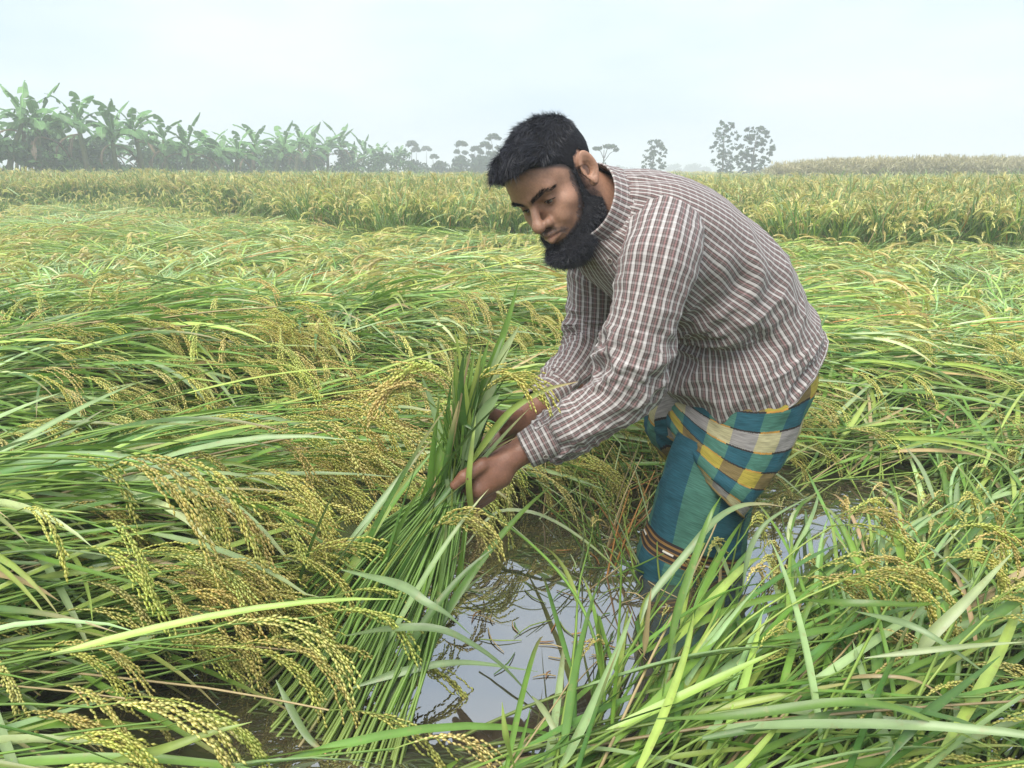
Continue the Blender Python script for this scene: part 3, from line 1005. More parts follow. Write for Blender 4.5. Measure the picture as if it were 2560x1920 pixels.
# ---- shirt body: neck to hem
tp = [((1452, 612), (1530, 428)), ((1470, 655), (1575, 424)), ((1495, 700), (1640, 428)), ((1540, 745), (1740, 462)),
      ((1600, 785), (1835, 532)), ((1652, 812), (1915, 622)), ((1682, 850), (1958, 718)), ((1692, 920), (1978, 775)), ((1735, 1048), (1980, 806))]
wd = [0.070, 0.118, 0.160, 0.178, 0.174, 0.166, 0.162, 0.164, 0.168]
dz = [0, 0.0, -0.01, -0.03, -0.04, -0.04, -0.045, -0.030, -0.008]
Ct, At, Bt = outline(tp, [0] * 9, wd, dz)
def wr_torso(T, Sg):
    smax_ = Sg.max()
    v = Sg / smax_
    side = np.sin(T)                                  # near side = +1
    frontw = 0.5 + 0.5 * np.cos(T)
    w2 = T + 0.25 * (fbm(cyl(T, Sg, 1.5, 6), 2, 90) - 0.5)
    f = 0.028 * (ridged(cyl(w2, Sg, 0.9, 8, 2.5), 1) - 0.55) * sstep(0.25, 0.55, v)           # broad swags
    f += 0.026 * (ridged(cyl(w2, Sg, 1.5, 15, 6.0), 2) - 0.55) * sstep(0.25, 0.5, v) * (0.30 + 0.70 * frontw)
    f += 0.013 * (ridged(cyl(w2, Sg, 2.6, 30, 9.0), 3) - 0.5) * sstep(0.35, 0.6, v) * (0.25 + 0.75 * frontw)
    f += 0.007 * (ridged(cyl(w2, Sg, 4, 7, -3.0), 6) - 0.5)
    f += 0.0025 * (fbm(cyl(T, Sg, 9, 45), 2, 4) - 0.5)
    # the cloth is pulled to the armpit: creases fan out below the sleeve
    arm = np.exp(-((v - 0.42) / 0.16) ** 2) * np.exp(-((T - 1.25) / 0.6) ** 2)
    f -= 0.020 * arm
    f += 0.007 * arm * np.sin((T * 9 + Sg * 55))
    # waist tuck and flare at the hem
    f -= 0.010 * np.exp(-((v - 0.74) / 0.10) ** 2) * (0.3 + 0.7 * frontw)
    f += 0.006 * sstep(0.85, 1.0, v) * np.sin(T * 5 + 1.0) + 0.012 * sstep(0.72, 0.95, v)
    return f
V, F, uv = loft(Ct, At, Bt, 150, 190, 1.06, wr_torso, expo=2.25)
mb = MB(); mb.add(V, F, uv=uv)
shirt = obj('shirt', mb.data('shirt', m_shirt_body), person)
TV = V.reshape(150, 191, 3)
# rolled hem edge
def strip_along(rows, name, r, parent, mat=None, n=6):
    v, f, _ = tube(rows, r, n, cap=False)
    u = np.stack([np.tile(np.arange(n) / n * 0.02, len(rows)), np.repeat(np.arange(len(rows)) * 0.004, n)], 1)
    mm = MB(); mm.add(v, f, uv=u)
    return obj(name, mm.data(name, mat or m_shirt), parent)
strip_along(TV[-1, :], 'hem', 0.0035, shirt)

# ---- sleeves
def sleeve(pts, rad, name, seed, flat=0.92, nr=150, ncol=84):
    pts = np.array(pts)
    q = catmull(pts, 40)
    tg = norm(np.gradient(q, axis=0))
    k = np.linspace(0, 39, len(pts)).round().astype(int)
    tgp = tg[k]
    A = norm(np.cross(tgp, np.array([0, -1.0, 0.25]))) * np.array(rad)[:, None]
    B = norm(np.cross(tgp, A)) * np.array(rad)[:, None] * flat
    # seam on the far side: start angle points away from the camera
    A, B = -B * np.sign((-B)[:, 1:2]), A
    def wr(T, Sg):
        L = Sg.max(); v = Sg / L
        elbow = np.exp(-((v - 0.56) / 0.13) ** 2)
        wrist = sstep(0.72, 0.97, v)
        w2 = T + 0.3 * (fbm(cyl(T, Sg, 1.5, 9), 2, seed + 9) - 0.5)
        f = 0.018 * (ridged(cyl(w2, Sg, 1.0, 14, 8.0), seed) - 0.55) * (0.45 + elbow)
        f += 0.017 * (ridged(cyl(w2, Sg, 1.6, 28, -7.0), seed + 1) - 0.5) * (0.22 + 0.9 * elbow + 0.6 * wrist)
        f += 0.008 * (ridged(cyl(w2, Sg, 2.4, 55, 12.0), seed + 2) - 0.5) * (0.25 + elbow + wrist)
        f += 0.002 * (fbm(cyl(T, Sg, 7, 60), 2, seed + 3) - 0.5)
        f += 0.008 * (ridged(cyl(w2, Sg, 2.0, 5, 2.0), seed + 5) - 0.5)
        return f * (1 - sstep(0.985, 1.0, v) * 0.7)
    V, F, uv = loft(pts, A, B, nr, ncol, 0.36, wr)
    uv = uv + np.array([0.0, 0.0])
    mm = MB(); mm.add(V, F, uv=uv)
    return obj(name, mm.data(name, m_shirt), shirt), V.reshape(nr, ncol + 1, 3)

lsl, LSV = sleeve([S(1668, 566, 0.105), S(1650, 640, 0.155), S(1622, 760, 0.170), S(1590, 880, 0.165), S(1545, 985, 0.150), S(1462, 1052, 0.125), S(1385, 1095, 0.098), S(1352, 1113, 0.088)],
                  [0.070, 0.074, 0.064, 0.060, 0.059, 0.051, 0.043, 0.040], 'sleeve', 11)
rsl, RSV = sleeve([S(1545, 590, -0.10), S(1505, 660, -0.150), S(1490, 760, -0.165), S(1480, 850, -0.160), S(1452, 910, -0.135), S(1405, 962, -0.10), S(1372, 990, -0.075)],
                  [0.072, 0.074, 0.062, 0.058, 0.055, 0.048, 0.043], 'sleeve', 41)

def cuff(center_pts, r0, r1, name, seed):
    a, b = np.array(center_pts[0]), np.array(center_pts[1])
    ax = norm(b - a)
    A = norm(np.cross(ax, [0, -1.0, 0.25])); B = norm(np.cross(ax, A))
    A, B = -B * np.sign((-B)[1]), A
    ts = np.array([0, 0.03, 0.12, 0.5, 0.88, 0.97, 1.0, 0.99, 0.6])
    rs = np.array([r0 * 0.97, r0 * 1.03, r0 * 1.05, (r0 + r1) / 2 * 1.04, r1 * 1.04, r1 * 1.03, r1, r1 * 0.93, r1 * 0.90])
    Cn = a + (b - a) * ts[:, None]
    wr = lambda T, Sg: 0.0022 * (fbm(cyl(T, Sg, 2.2, 12), 2, seed) - 0.5) * 2
    V, F, uv = loft(Cn, A * rs[:, None], B * rs[:, None] * 0.93, 40, 72, 0.30, wr)
    uv = np.stack([uv[:, 1] + 0.004, uv[:, 0] * 0.9], 1)
    mm = MB(); mm.add(V, F, uv=uv)
    return obj(name, mm.data(name, m_shirt), shirt)
lc = cuff([S(1382, 1090, 0.098), S(1313, 1126, 0.078)], 0.0450, 0.0385, 'cuff', 3)
rc = cuff([S(1392, 976, -0.080), S(1340, 1013, -0.055)], 0.0470, 0.0385, 'cuff', 8)

# ---- collar: a stand and a folded leaf
m_collar = shirt_material('checked_collar')
def collar():
    # ring around the neck on the mid plane, folded leaf hanging down outside
    cb, cf = S(1526, 428, 0.0), S(1462, 600, 0.0)
    c = (cb + cf) / 2; a = (cf - cb) / 2; b = BL * 0.078 + np.array([0, 0, -0.012])
    nrm = norm(np.cross(a, b)); 
    if nrm @ (S(1400, 480) - c) < 0: nrm = -nrm          # towards the head
    th = np.linspace(math.radians(14), math.radians(346), 90)
    ring = lambda k, up: c + np.cos(th)[:, None] * a * k + np.sin(th)[:, None] * b * k + nrm * up[:, None]
    o = np.ones_like(th)
    pt = 1 - np.abs(th - math.pi) / math.radians(166)       # 0 at the points, 1 at the nape
    leaf = 0.040 + 0.030 * (1 - sstep(0.0, 0.35, pt))
    rows = [ring(0.99, -0.012 * o), ring(0.985, 0.012 * o), ring(0.99, 0.026 * o), ring(1.03, 0.031 * o), ring(1.075, 0.027 * o),
            ring(1.10, 0.027 - leaf * 0.35), ring(1.14, 0.027 - leaf * 0.7), ring(1.20, 0.027 - leaf), ring(1.19, 0.0265 - leaf)]
    V = catmull(np.array(rows), 40)
    wob = 0.0016 * (fbm(V * 60, 2, 77) - 0.5) * 2
    V = V + norm(V - c) * wob[..., None]
    s = np.cumsum(np.concatenate([np.zeros((1, 90)), np.linalg.norm(np.diff(V, axis=0), axis=2)]), 0)
    u = np.broadcast_to(th * 0.085, s.shape)
    mm = MB(); mm.add(V.reshape(-1, 3), grid_faces(40, 90, wrap=False), uv=np.stack([s.ravel() * 0.0 + u.ravel(), s.ravel()], 1))
    return obj('collar', mm.data('collar', m_collar), shirt)
collar()

# ---- seams on shoulder and yoke, buttons
m_button = plain('button', (0.10, 0.075, 0.06), 0.3, 0.5)
m_thread = plain('button_rim', (0.45, 0.42, 0.38), 0.5, 0.4)
def button(p, nrm, r=0.0055):
    nrm = norm(nrm); a = norm(np.cross(nrm, [0.2, 0.3, 0.9])); b = np.cross(nrm, a)
    mm = MB()
    prof = [(0, 0.0012), (0.45, 0.0010), (0.62, 0.0022), (0.9, 0.0022), (1.0, 0.0008), (1.0, -0.0006)]
    th = np.arange(20) * 2 * math.pi / 20
    V = np.array([[p + nrm * h + (a * math.cos(t) + b * math.sin(t)) * r * max(k, 0.02) for t in th] for k, h in prof]).reshape(-1, 3)
    mm.add(V, grid_faces(len(prof), 20))
    o = obj('button', mm.data('button', m_button), shirt)
    mm = MB(); v, f, _ = tube(np.array([p + nrm * 0.0018 + (a * math.cos(t) + b * math.sin(t)) * r * 1.02 for t in np.linspace(0, 2 * math.pi, 22)]), 0.0006, 5, cap=False)
    mm.add(v, f); obj('button_rim', mm.data('button_rim', m_thread), o)
    return o
def near_surface(V3, px, py, k=4):
    """point of a cloth surface nearest to a pixel, on the camera side, with its normal"""
    fl = V3.reshape(-1, 3)
    d = np.linalg.norm(proj(fl) - np.array([px, py]), axis=1)
    c = np.argsort(d)[:40]
    j = c[np.argmin(fl[c] @ FW)]
    r, cc = divmod(j, V3.shape[1])
    r = min(max(r, 1), V3.shape[0] - 2); cc = min(max(cc, 1), V3.shape[1] - 2)
    nn = norm(np.cross(V3[r, cc + 1] - V3[r, cc - 1], V3[r + 1, cc] - V3[r - 1, cc]))
    if nn @ FW > 0: nn = -nn
    return V3[r, cc], nn
for px, py in ((1517, 654), (1697, 800), (1713, 842), (1724, 886)):
    p, nn = near_surface(TV, px, py)
    button(p + nn * 0.002, nn)
p, nn = near_surface(LSV, 1395, 1110)
button(S(1364, 1141, 0.128), np.array([0.1, -0.9, -0.2]), 0.0045)

# ------------------------------------------------------------------ lungi
lp = [((1760, 895), (1930, 780)), ((1745, 940), (1960, 835)), ((1733, 978), (1978, 888)), ((1726, 1022), (1945, 970)), ((1720, 1060), (1908, 1045)),
      ((1715, 1090), (1868, 1110)), ((1715, 1115), (1828, 1172)), ((1722, 1142), (1798, 1228))]
Cl, Al, Bl = outline(lp, [0.02, 0.02, 0.025, 0.03, 0.04, 0.05, 0.06, 0.06], [0.115, 0.138, 0.155, 0.152, 0.142, 0.130, 0.118, 0.108],
                     [-0.02, -0.025, -0.03, -0.045, -0.06, -0.065, -0.06, -0.05])
def wr_lungi(T, Sg):
    v = Sg / Sg.max()
    f = 0.012 * (ridged(cyl(T, Sg, 1.4, 6, 3.0), 61) - 0.5) * (0.4 + 0.6 * v)
    f += 0.007 * (ridged(cyl(T, Sg, 2.4, 14, -6.0), 62) - 0.5)
    f += 0.003 * (ridged(cyl(T, Sg, 4, 32, 5.0), 63) - 0.5)
    f += 0.002 * (fbm(cyl(T, Sg, 6, 20), 2, 64) - 0.5)
    return f
V, F, uv = loft(Cl, Al, Bl, 110, 130, 0.93, wr_lungi, expo=2.2)
uv = uv + np.array([0.01, 0.120])
mb = MB(); mb.add(V, F, uv=uv)
lungi = obj('lungi', mb.data('lungi', m_lungi), person)
LV = V.reshape(110, 131, 3)
mm = MB(); v, f, _ = tube(LV[-1], 0.003, 6, cap=False); mm.add(v, f, uv=np.full((len(v), 2), 0.02)); obj('hem', mm.data('hem', m_lungi), lungi)
# lower leg of the lungi, running into the water
ll = [((1712, 1090), (1880, 1150)), ((1690, 1150), (1862, 1215)), ((1671, 1210), (1850, 1268)), ((1655, 1275), (1842, 1312)), ((1640, 1335), (1838, 1352)), ((1614, 1396), (1835, 1392)), ((1606, 1450), (1835, 1440))]
Cq, Aq, Bq = outline(ll, [0.05, 0.055, 0.06, 0.06, 0.06, 0.06, 0.06], [0.085, 0.086, 0.086, 0.086, 0.088, 0.092, 0.09], [-0.01, -0.01, -0.01, -0.015, -0.02, -0.02, -0.02])
def wr_low(T, Sg):
    v = Sg / Sg.max()
    f = 0.010 * (ridged(cyl(T, Sg, 1.5, 3, 1.0), 71) - 0.5) + 0.006 * (ridged(cyl(T, Sg, 2.4, 12, 8.0), 72) - 0.5)
    f += 0.003 * (ridged(cyl(T, Sg, 3, 40, 4.0), 73) - 0.5) * (0.3 + 0.7 * v)
    return f
V, F, uv = loft(Cq, Aq, Bq, 90, 100, 0.60, wr_low)
uv = np.stack([uv[:, 0] + 0.03, uv[:, 1].max() - uv[:, 1] - 0.02], 1)
mb = MB(); mb.add(V, F, uv=uv)
obj('lungi_leg', mb.data('lungi_leg', m_lungi2), lungi)
# the far knee, bunched cloth
fk = [((1705, 915), (1800, 900)), ((1668, 975), (1790, 960)), ((1645, 1030), (1780, 1030)), ((1642, 1085), (1780, 1100)), ((1668, 1135), (1790, 1160)), ((1700, 1180), (1800, 1230)), ((1720, 1300), (1810, 1330)), ((1725, 1440), (1815, 1450))]
Ck, Ak, Bk = outline(fk, [-0.03, -0.05, -0.06, -0.07, -0.07, -0.08, -0.08, -0.08], [0.07, 0.085, 0.09, 0.09, 0.08, 0.075, 0.07, 0.07])
def wr_kn(T, Sg):
    return 0.014 * (ridged(cyl(T, Sg, 1.6, 7, 6.0), 81) - 0.5) + 0.008 * (ridged(cyl(T, Sg, 2.8, 18, -8.0), 82) - 0.5) + 0.003 * (ridged(cyl(T, Sg, 4, 40, 8.0), 83) - 0.5)
V, F, uv = loft(Ck, Ak, Bk, 90, 90, 0.55, wr_kn)
mb = MB(); mb.add(V, F, uv=np.stack([uv[:, 0], uv[:, 1] * 0.5 + 0.058 + 0.012 * np.sin(uv[:, 0] * 30)], 1))
obj('lungi_fold', mb.data('lungi_fold', m_lungi), lungi)
# ================================================================== RICE
PAL = dict(green=(0.135, 0.245, 0.040), deep=(0.078, 0.165, 0.034), glauc=(0.245, 0.350, 0.150), lime=(0.270, 0.360, 0.075), pale=(0.40, 0.48, 0.23), dry=(0.44, 0.34, 0.17), rust=(0.42, 0.20, 0.06))
GRAIN = np.array([(0.76, 0.76, 0.24), (0.82, 0.76, 0.26), (0.84, 0.72, 0.28), (0.78, 0.63, 0.26), (0.66, 0.74, 0.20)])

def pick_leaf_col(r, n, dry=0.06, wts=None, gain=1.0):
    names = ['green', 'deep', 'glauc', 'lime', 'pale', 'dry', 'rust']
    w = np.array([*(wts or (0.32, 0.13, 0.20, 0.20, 0.09)), dry, dry * 0.25]); w /= w.sum()
    k = r.choice(7, n, p=w)
    c = np.array([PAL[m] for m in names])[k]
    return c * r.uniform(0.85, 1.18, (n, 1)) * r.uniform(0.93, 1.07, (n, 3)) * gain

def leaves(r, base, d0, ln, wd, droop, col, nseg=8, roll=0.5, zmin=None, fold=0.22, curl=0.3):
    """blades: base (N,3), first heading d0 (N,3)"""
    n = len(base)
    d = norm(d0)
    sidebend = r.normal(0, curl, n)
    pts = [base]
    t = np.linspace(0, 1, nseg + 1)
    for i in range(nseg):
        p = pts[-1] + d * (ln / nseg)[:, None]
        if zmin is not None:
            hit = p[:, 2] < zmin
            p[hit, 2] = zmin + 0.004 * r.random(hit.sum())
            d[hit, 2] = np.maximum(d[hit, 2], 0.0)
        pts.append(p)
        s = norm(np.cross(d, [0, 0, 1.0]))
        d = norm(d + np.array([0, 0, -1.0]) * (droop * (0.4 + 1.2 * t[i]) / nseg)[:, None] + s * (sidebend / nseg)[:, None])
    pts = np.stack(pts, 1)
    tg = norm(np.gradient(pts, axis=1))
    side = np.cross(tg, [0, 0, 1.0])
    side = norm(side + 1e-6)
    up = np.cross(side, tg)
    rl = r.normal(0, roll, n)[:, None] + r.normal(0, roll, n)[:, None] * t[None]
    cs, sn = np.cos(rl)[..., None], np.sin(rl)[..., None]
    side, up = side * cs + up * sn, up * cs - side * sn
    prof = np.minimum(1, 0.45 + t * 4) * (1 - t ** 3.0) ** 0.9
    w = wd[:, None] * prof[None] * 0.5
    mid = pts - up * (w * fold * 2)[..., None]
    L = pts - side * w[..., None]
    R = pts + side * w[..., None]
    V = np.stack([L, mid, R], 2).reshape(-1, 3)
    k = (np.arange(n)[:, None] * (nseg + 1) + np.arange(nseg)[None]) * 3
    k = k.reshape(-1)
    F = np.concatenate([np.stack([k, k + 1, k + 4, k + 3], 1), np.stack([k + 1, k + 2, k + 5, k + 4], 1)])
    tipc = np.array(PAL['dry'])
    yel = sstep(0.55, 1.0, t)[None, :, None] * (r.random(n) ** 3)[:, None, None]
    c = col[:, None] * (1.12 - 0.20 * t[None, :, None])
    c = c * (1 - yel) + tipc * yel
    C = np.repeat(c[:, :, None], 3, 2)
    C[:, :, 1] *= 1.18                                  # pale midrib
    return V, F, C.reshape(-1, 3)

def grains(p, d, col, ln=0.0112, wd=0.0047):
    n = len(p)
    a = norm(np.cross(d, [0.3, 0.5, 0.8])); b = np.cross(d, a)
    ring = [p + d * ln * 0.45 + (a * math.cos(t) + b * math.sin(t)) * wd * 0.5 for t in (0, 2.094, 4.189)]
    V = np.stack([p] + ring + [p + d * ln], 1).reshape(-1, 3)
    k = np.arange(n)[:, None] * 5
    F = np.concatenate([k + np.array(f) for f in ((0, 2, 1), (0, 3, 2), (0, 1, 3), (4, 1, 2), (4, 2, 3), (4, 3, 1))])
    return V, F, np.repeat(col, 5, 0)

def panicle(r, p0, d0, L=0.22, lod=0, ripe=0.5):
    """drooping ear: returns MB with stalk and grains"""
    mb = MB()
    n = 12
    d = norm(d0); pts = [np.array(p0, float)]
    for i in range(n):
        pts.append(pts[-1] + d * L / n)
        d = norm(d + np.array([0, 0, -1.0]) * (0.08 + 0.36 * i / n) + r.normal(0, 0.03, 3))
    pts = np.array(pts)
    gc = GRAIN[r.integers(0, 5)] * 0.5 + GRAIN[2 if r.random() < ripe else 0] * 0.5
    if lod == 0:
        v, f, _ = tube(pts, np.linspace(0.0014, 0.0006, n + 1), 3, cap=False)
        mb.add(v, f, np.array(PAL['lime']) * 1.1)
    nb = 11 if lod == 0 else 9
    P_, D_ = [], []
    for j in range(nb):
        s = 1.5 + (n - 3.0) * j / nb
        i = int(s)
        q = pts[i] + (pts[i + 1] - pts[i]) * (s - i)
        ax = norm(pts[i + 1] - pts[i])
        out = r.normal(0, 1, 3); out = norm(out - ax * (out @ ax))
        bd = norm(ax + out * r.uniform(0.06, 0.20))
        bl = L * r.uniform(0.42, 0.66) * (1 - 0.45 * j / nb)
        m = max(4, int(bl / 0.0066)) if lod == 0 else 4
        bp_ = [q]
        for k in range(m):
            bp_.append(bp_[-1] + bd * bl / m)
            bd = norm(bd + np.array([0, 0, -1.0]) * 1.1 / m + r.normal(0, 0.02, 3))
        bp_ = np.array(bp_)
        if lod == 0:
            for k in range(1, m + 1):
                o = r.normal(0, 1, 3)
                dd = norm(bp_[k] - bp_[k - 1] + 0.0010 * o)
                P_.append(bp_[k] - dd * 0.004 + 0.0012 * o * 0.6); D_.append(dd)
        else:
            tgv = norm(np.gradient(bp_, axis=0)); sd = norm(np.cross(tgv, r.normal(0, 1, 3)))
            w = np.linspace(0.0060, 0.0040, m + 1)[:, None] * (1 + 0.35 * np.array([(-1) ** k for k in range(m + 1)])[:, None])
            V = np.stack([bp_ - sd * w, bp_ + sd * w], 1).reshape(-1, 3)
            k = 2 * np.arange(m)
            mb.add(V, np.stack([k, k + 1, k + 3, k + 2], 1), gc * r.uniform(0.62, 0.92))
    if lod == 0:
        P_, D_ = np.array(P_), np.array(D_)
        col = gc * r.uniform(0.88, 1.12, (len(P_), 1)) * r.uniform(0.95, 1.05, (len(P_), 3))
        mb.add(*grains(P_, D_, col))
    return mb

def tiller(r, e0, e1, L, az, base, zmin=0.02, n=10):
    t = np.linspace(0, 1, n)
    el = np.radians(e0 + (e1 - e0) * t ** 0.75)
    a = az + np.cumsum(r.normal(0, 0.03, n))
    p = [np.array(base, float)]
    for i in range(n - 1):
        d = np.array([math.cos(el[i]) * math.cos(a[i]), math.cos(el[i]) * math.sin(a[i]), math.sin(el[i])])
        q = p[-1] + d * L / (n - 1)
        q[2] = max(q[2], zmin + 0.01 * r.random())
        p.append(q)
    return np.array(p)

def plant(r, kind='lodged', nt=8, nleaf=3, ear=0.7):
    """skeleton of one hill of rice leaning along +x"""
    out = []
    for k in range(nt):
        base = np.array([r.normal(0, 0.03), r.normal(0, 0.04), 0])
        if kind == 'lodged':
            path = tiller(r, r.uniform(6, 26), r.uniform(-10, 6), r.uniform(0.60, 0.90), r.normal(0, 0.20), base)
        elif kind == 'half':
            path = tiller(r, r.uniform(45, 70), r.uniform(-5, 35), r.uniform(0.6, 0.85), r.normal(0, 0.3), base)
        else:
            path = tiller(r, r.uniform(74, 89), r.uniform(50, 78), r.uniform(0.55, 0.75), r.uniform(-3.1, 3.1), base)
        tg = norm(np.gradient(path, axis=0))
        lv = []
        for j in range(nleaf):
            tt = r.uniform(0.15, 0.85)
            i = min(int(tt * (len(path) - 1)), len(path) - 2)
            d = tg[i].copy()
            yaw = r.choice([-1, 1]) * r.uniform(0.08, 0.55 if kind != 'up' else 0.9)
            c, s = math.cos(yaw), math.sin(yaw)
            d = np.array([d[0] * c - d[1] * s, d[0] * s + d[1] * c, d[2] + (r.uniform(-0.04, 0.17) if kind != 'up' else r.uniform(-0.1, 0.2))])
            lv.append((path[i], norm(d), r.uniform(0.28, 0.52), r.uniform(0.008, 0.0138), r.uniform(0.2, 1.1) if kind != 'up' else r.uniform(0.5, 2.2)))
        pn = (path[-1], norm(tg[-1] + np.array([0, 0, 0.28])), r.uniform(0.17, 0.25)) if r.random() < ear else None
        out.append((path, lv, pn))
    return out

m_leaf = tinted('rice_leaf', rough=0.36, spec=0.6, transl=0.30, noise=0.14, nscale=25, hue_rand=0.14, spots=70)
m_grain = tinted('rice_grain', rough=0.5, spec=0.4, transl=0.45, noise=0.12, nscale=90, hue_rand=0.10)
m_stalk = tinted('rice_stalk', rough=0.45, spec=0.4, noise=0.12, nscale=30, hue_rand=0.12)

def stalk_mesh(r, paths, mb, lod=0):
    for p in paths:
        m = 4 if lod == 0 else 3
        q = p if lod == 0 else p[::3] if len(p) > 6 else p
        v, f, _ = tube(q, np.linspace(0.0030, 0.0016, len(q)), m, cap=False)
        c0 = np.array(PAL['lime']) * r.uniform(0.65, 1.0); c1 = np.array(PAL['green']) * r.uniform(0.9, 1.3)
        if r.random() < 0.08: c0 = np.array(PAL['dry']) * 0.8; c1 = np.array(PAL['dry'])
        tt = np.repeat(np.linspace(0, 1, len(q)), m)[:, None]
        mb.add(v, f, c0 * (1 - tt) + c1 * tt)

def clump_mesh(name, r, kind, nt, nleaf, lod, ear=0.7, dry=0.06, wscale=1.0, wts=None, gain=1.0):
    """one hill as a single mesh (grain and leaf share the leaf material)"""
    mb = MB()
    pl = plant(r, kind, nt, nleaf, ear)
    stalk_mesh(r, [p for p, _, _ in pl], mb, lod)
    L = [x for _, lv, _ in pl for x in lv]
    base = np.array([x[0] for x in L]); d = np.array([x[1] for x in L])
    ln, wd, dr = (np.array([x[i] for x in L]) for i in (2, 3, 4))
    v, f, c = leaves(r, base, d, ln, wd * wscale, dr, pick_leaf_col(r, len(L), dry, wts, gain), 7 if lod == 0 else 4, zmin=0.01)
    mb.add(v, f, c)
    for _, _, pn in pl:
        if pn is not None:
            q = panicle(r, pn[0], pn[1], pn[2], lod)
            for vv, cc in ((0, 0),):
                V = np.concatenate(q.v); C = np.concatenate(q.c)
                if q.f4: mb.f4.append(np.concatenate(q.f4) + mb.n)
                if q.f3: mb.f3.append(np.concatenate(q.f3) + mb.n)
                mb.v.append(V); mb.c.append(C); mb.n += len(V)
    me = mb.data(name, m_leaf)
    return me

def proto_collection(name, meshes):
    c = bpy.data.collections.new(name)
    for i, me in enumerate(meshes):
        c.objects.link(bpy.data.objects.new('%s_%02d' % (name, i), me))
    return c

def scatter_object(name, coll, loc, rot, scl, idx, **props):
    n = len(loc)
    me = bpy.data.meshes.new(name)
    me.vertices.add(n)
    me.vertices.foreach_set('co', np.asarray(loc, np.float32).ravel())
    a = me.attributes.new('rot', 'FLOAT_VECTOR', 'POINT'); a.data.foreach_set('vector', np.asarray(rot, np.float32).ravel())
    a = me.attributes.new('scl', 'FLOAT_VECTOR', 'POINT'); a.data.foreach_set('vector', np.asarray(scl, np.float32).ravel())
    a = me.attributes.new('idx', 'INT', 'POINT'); a.data.foreach_set('value', np.asarray(idx, np.int32).ravel())
    o = obj(name, me, None, **props)
    ng = bpy.data.node_groups.new(name, 'GeometryNodeTree')
    ng.interface.new_socket('Geometry', in_out='INPUT', socket_type='NodeSocketGeometry')
    ng.interface.new_socket('Geometry', in_out='OUTPUT', socket_type='NodeSocketGeometry')
    N = ng.nodes; K = ng.links
    gi = N.new('NodeGroupInput'); go = N.new('NodeGroupOutput')
    ci = N.new('GeometryNodeCollectionInfo'); ci.inputs['Collection'].default_value = coll
    ci.inputs['Separate Children'].default_value = True; ci.inputs['Reset Children'].default_value = True
    ip = N.new('GeometryNodeInstanceOnPoints'); ip.inputs['Pick Instance'].default_value = True
    def attr(nm, ty):
        q = N.new('GeometryNodeInputNamedAttribute'); q.data_type = ty; q.inputs['Name'].default_value = nm
        return q.outputs['Attribute']
    er = N.new('FunctionNodeEulerToRotation')
    K.new(attr('rot', 'FLOAT_VECTOR'), er.inputs[0])
    K.new(er.outputs[0], ip.inputs['Rotation'])
    K.new(attr('scl', 'FLOAT_VECTOR'), ip.inputs['Scale'])
    K.new(attr('idx', 'INT'), ip.inputs['Instance Index'])
    K.new(gi.outputs[0], ip.inputs['Points'])
    K.new(ci.outputs[0], ip.inputs['Instance'])
    K.new(ip.outputs[0], go.inputs[0])
    md = o.modifiers.new('scatter', 'NODES'); md.node_group = ng
    return o

# ---- where things stand
def bound_d(px):
    """distance at which the standing crop begins, by direction"""
    return np.interp(px, [-400, 0, 400, 650, 850, 1000, 1250, 1500, 1900, 2100, 2560, 3000], [17, 16.5, 15.5, 13.8, 11.2, 10.4, 10.8, 11.5, 10.2, 8.8, 8.2, 7.8])
def px_of(xy):
    return 1280 + FPX * xy[:, 0] / (xy[:, 1] * math.cos(PITCH) + 0.8 * math.sin(PITCH))
def field_pts(r, d0, d1, dens, wide=1.12):
    n = int(0.666 * wide * (d1 ** 2 - d0 ** 2) * dens)
    d = np.sqrt(r.uniform(d0 ** 2, d1 ** 2, n))
    x = r.uniform(-1, 1, n) * 0.666 * wide * d * 1.0
    return np.stack([x, d], 1)
def flow(xy, r):
    """direction in which the flattened crop lies"""
    x, d = xy[:, 0], xy[:, 1]
    p3 = np.concatenate([xy * 0.45, np.zeros((len(xy), 1))], 1)
    nz = (fbm(p3, 2, 401) - 0.5) * 2
    left = sstep(-0.1, -0.7, x / np.maximum(d, 0.5) * 1.2)
    near = sstep(4.2, 2.6, d)
    a_left = math.radians(14)
    a_right = math.radians(44)
    a = np.where(x < 0.05 + 0.12 * d, a_left, a_right)
    amid = math.radians(35) + nz * 7.5
    a = a * near + amid * (1 - near)
    return a + r.normal(0, 0.25 + 0.35 * (1 - near), len(xy)) + nz * 0.7 * near

rr = np.random.default_rng(11)
lod0 = [clump_mesh('lodged%02d' % i, np.random.default_rng(100 + i), 'lodged', 8, 3, 0, 0.9, 0.03, wscale=1.05, gain=1.25, wts=(0.38, 0.14, 0.20, 0.22, 0.06)) for i in range(9)]
lod1 = [clump_mesh('lodgedm%02d' % i, np.random.default_rng(140 + i), 'lodged', 11, 4, 1, (0.7, 1.0, 1.0)[i // 4], 0.03, wscale=0.92, gain=1.42,
                   wts=((0.16, 0.05, 0.38, 0.11, 0.34), (0.24, 0.06, 0.24, 0.30, 0.16), (0.26, 0.08, 0.16, 0.38, 0.12))[i // 4]) for i in range(12)]
stand1 = [clump_mesh('stand%02d' % i, np.random.default_rng(180 + i), 'up', 13, 5, 1, 0.6, wscale=1.05, gain=1.2, wts=(0.42, 0.30, 0.18, 0.09, 0.01)) for i in range(8)]
far1 = [clump_mesh('far%02d' % i, np.random.default_rng(220 + i), 'up', 9, 3, 1, 0.6, wscale=1.5, gain=1.3, wts=(0.34, 0.16, 0.26, 0.20, 0.04)) for i in range(6)]
c_near = proto_collection('hill_near', lod0)
c_mid = proto_collection('hill_mid', lod1)
c_up = proto_collection('hill_up', stand1)
c_far = proto_collection('hill_far', far1)

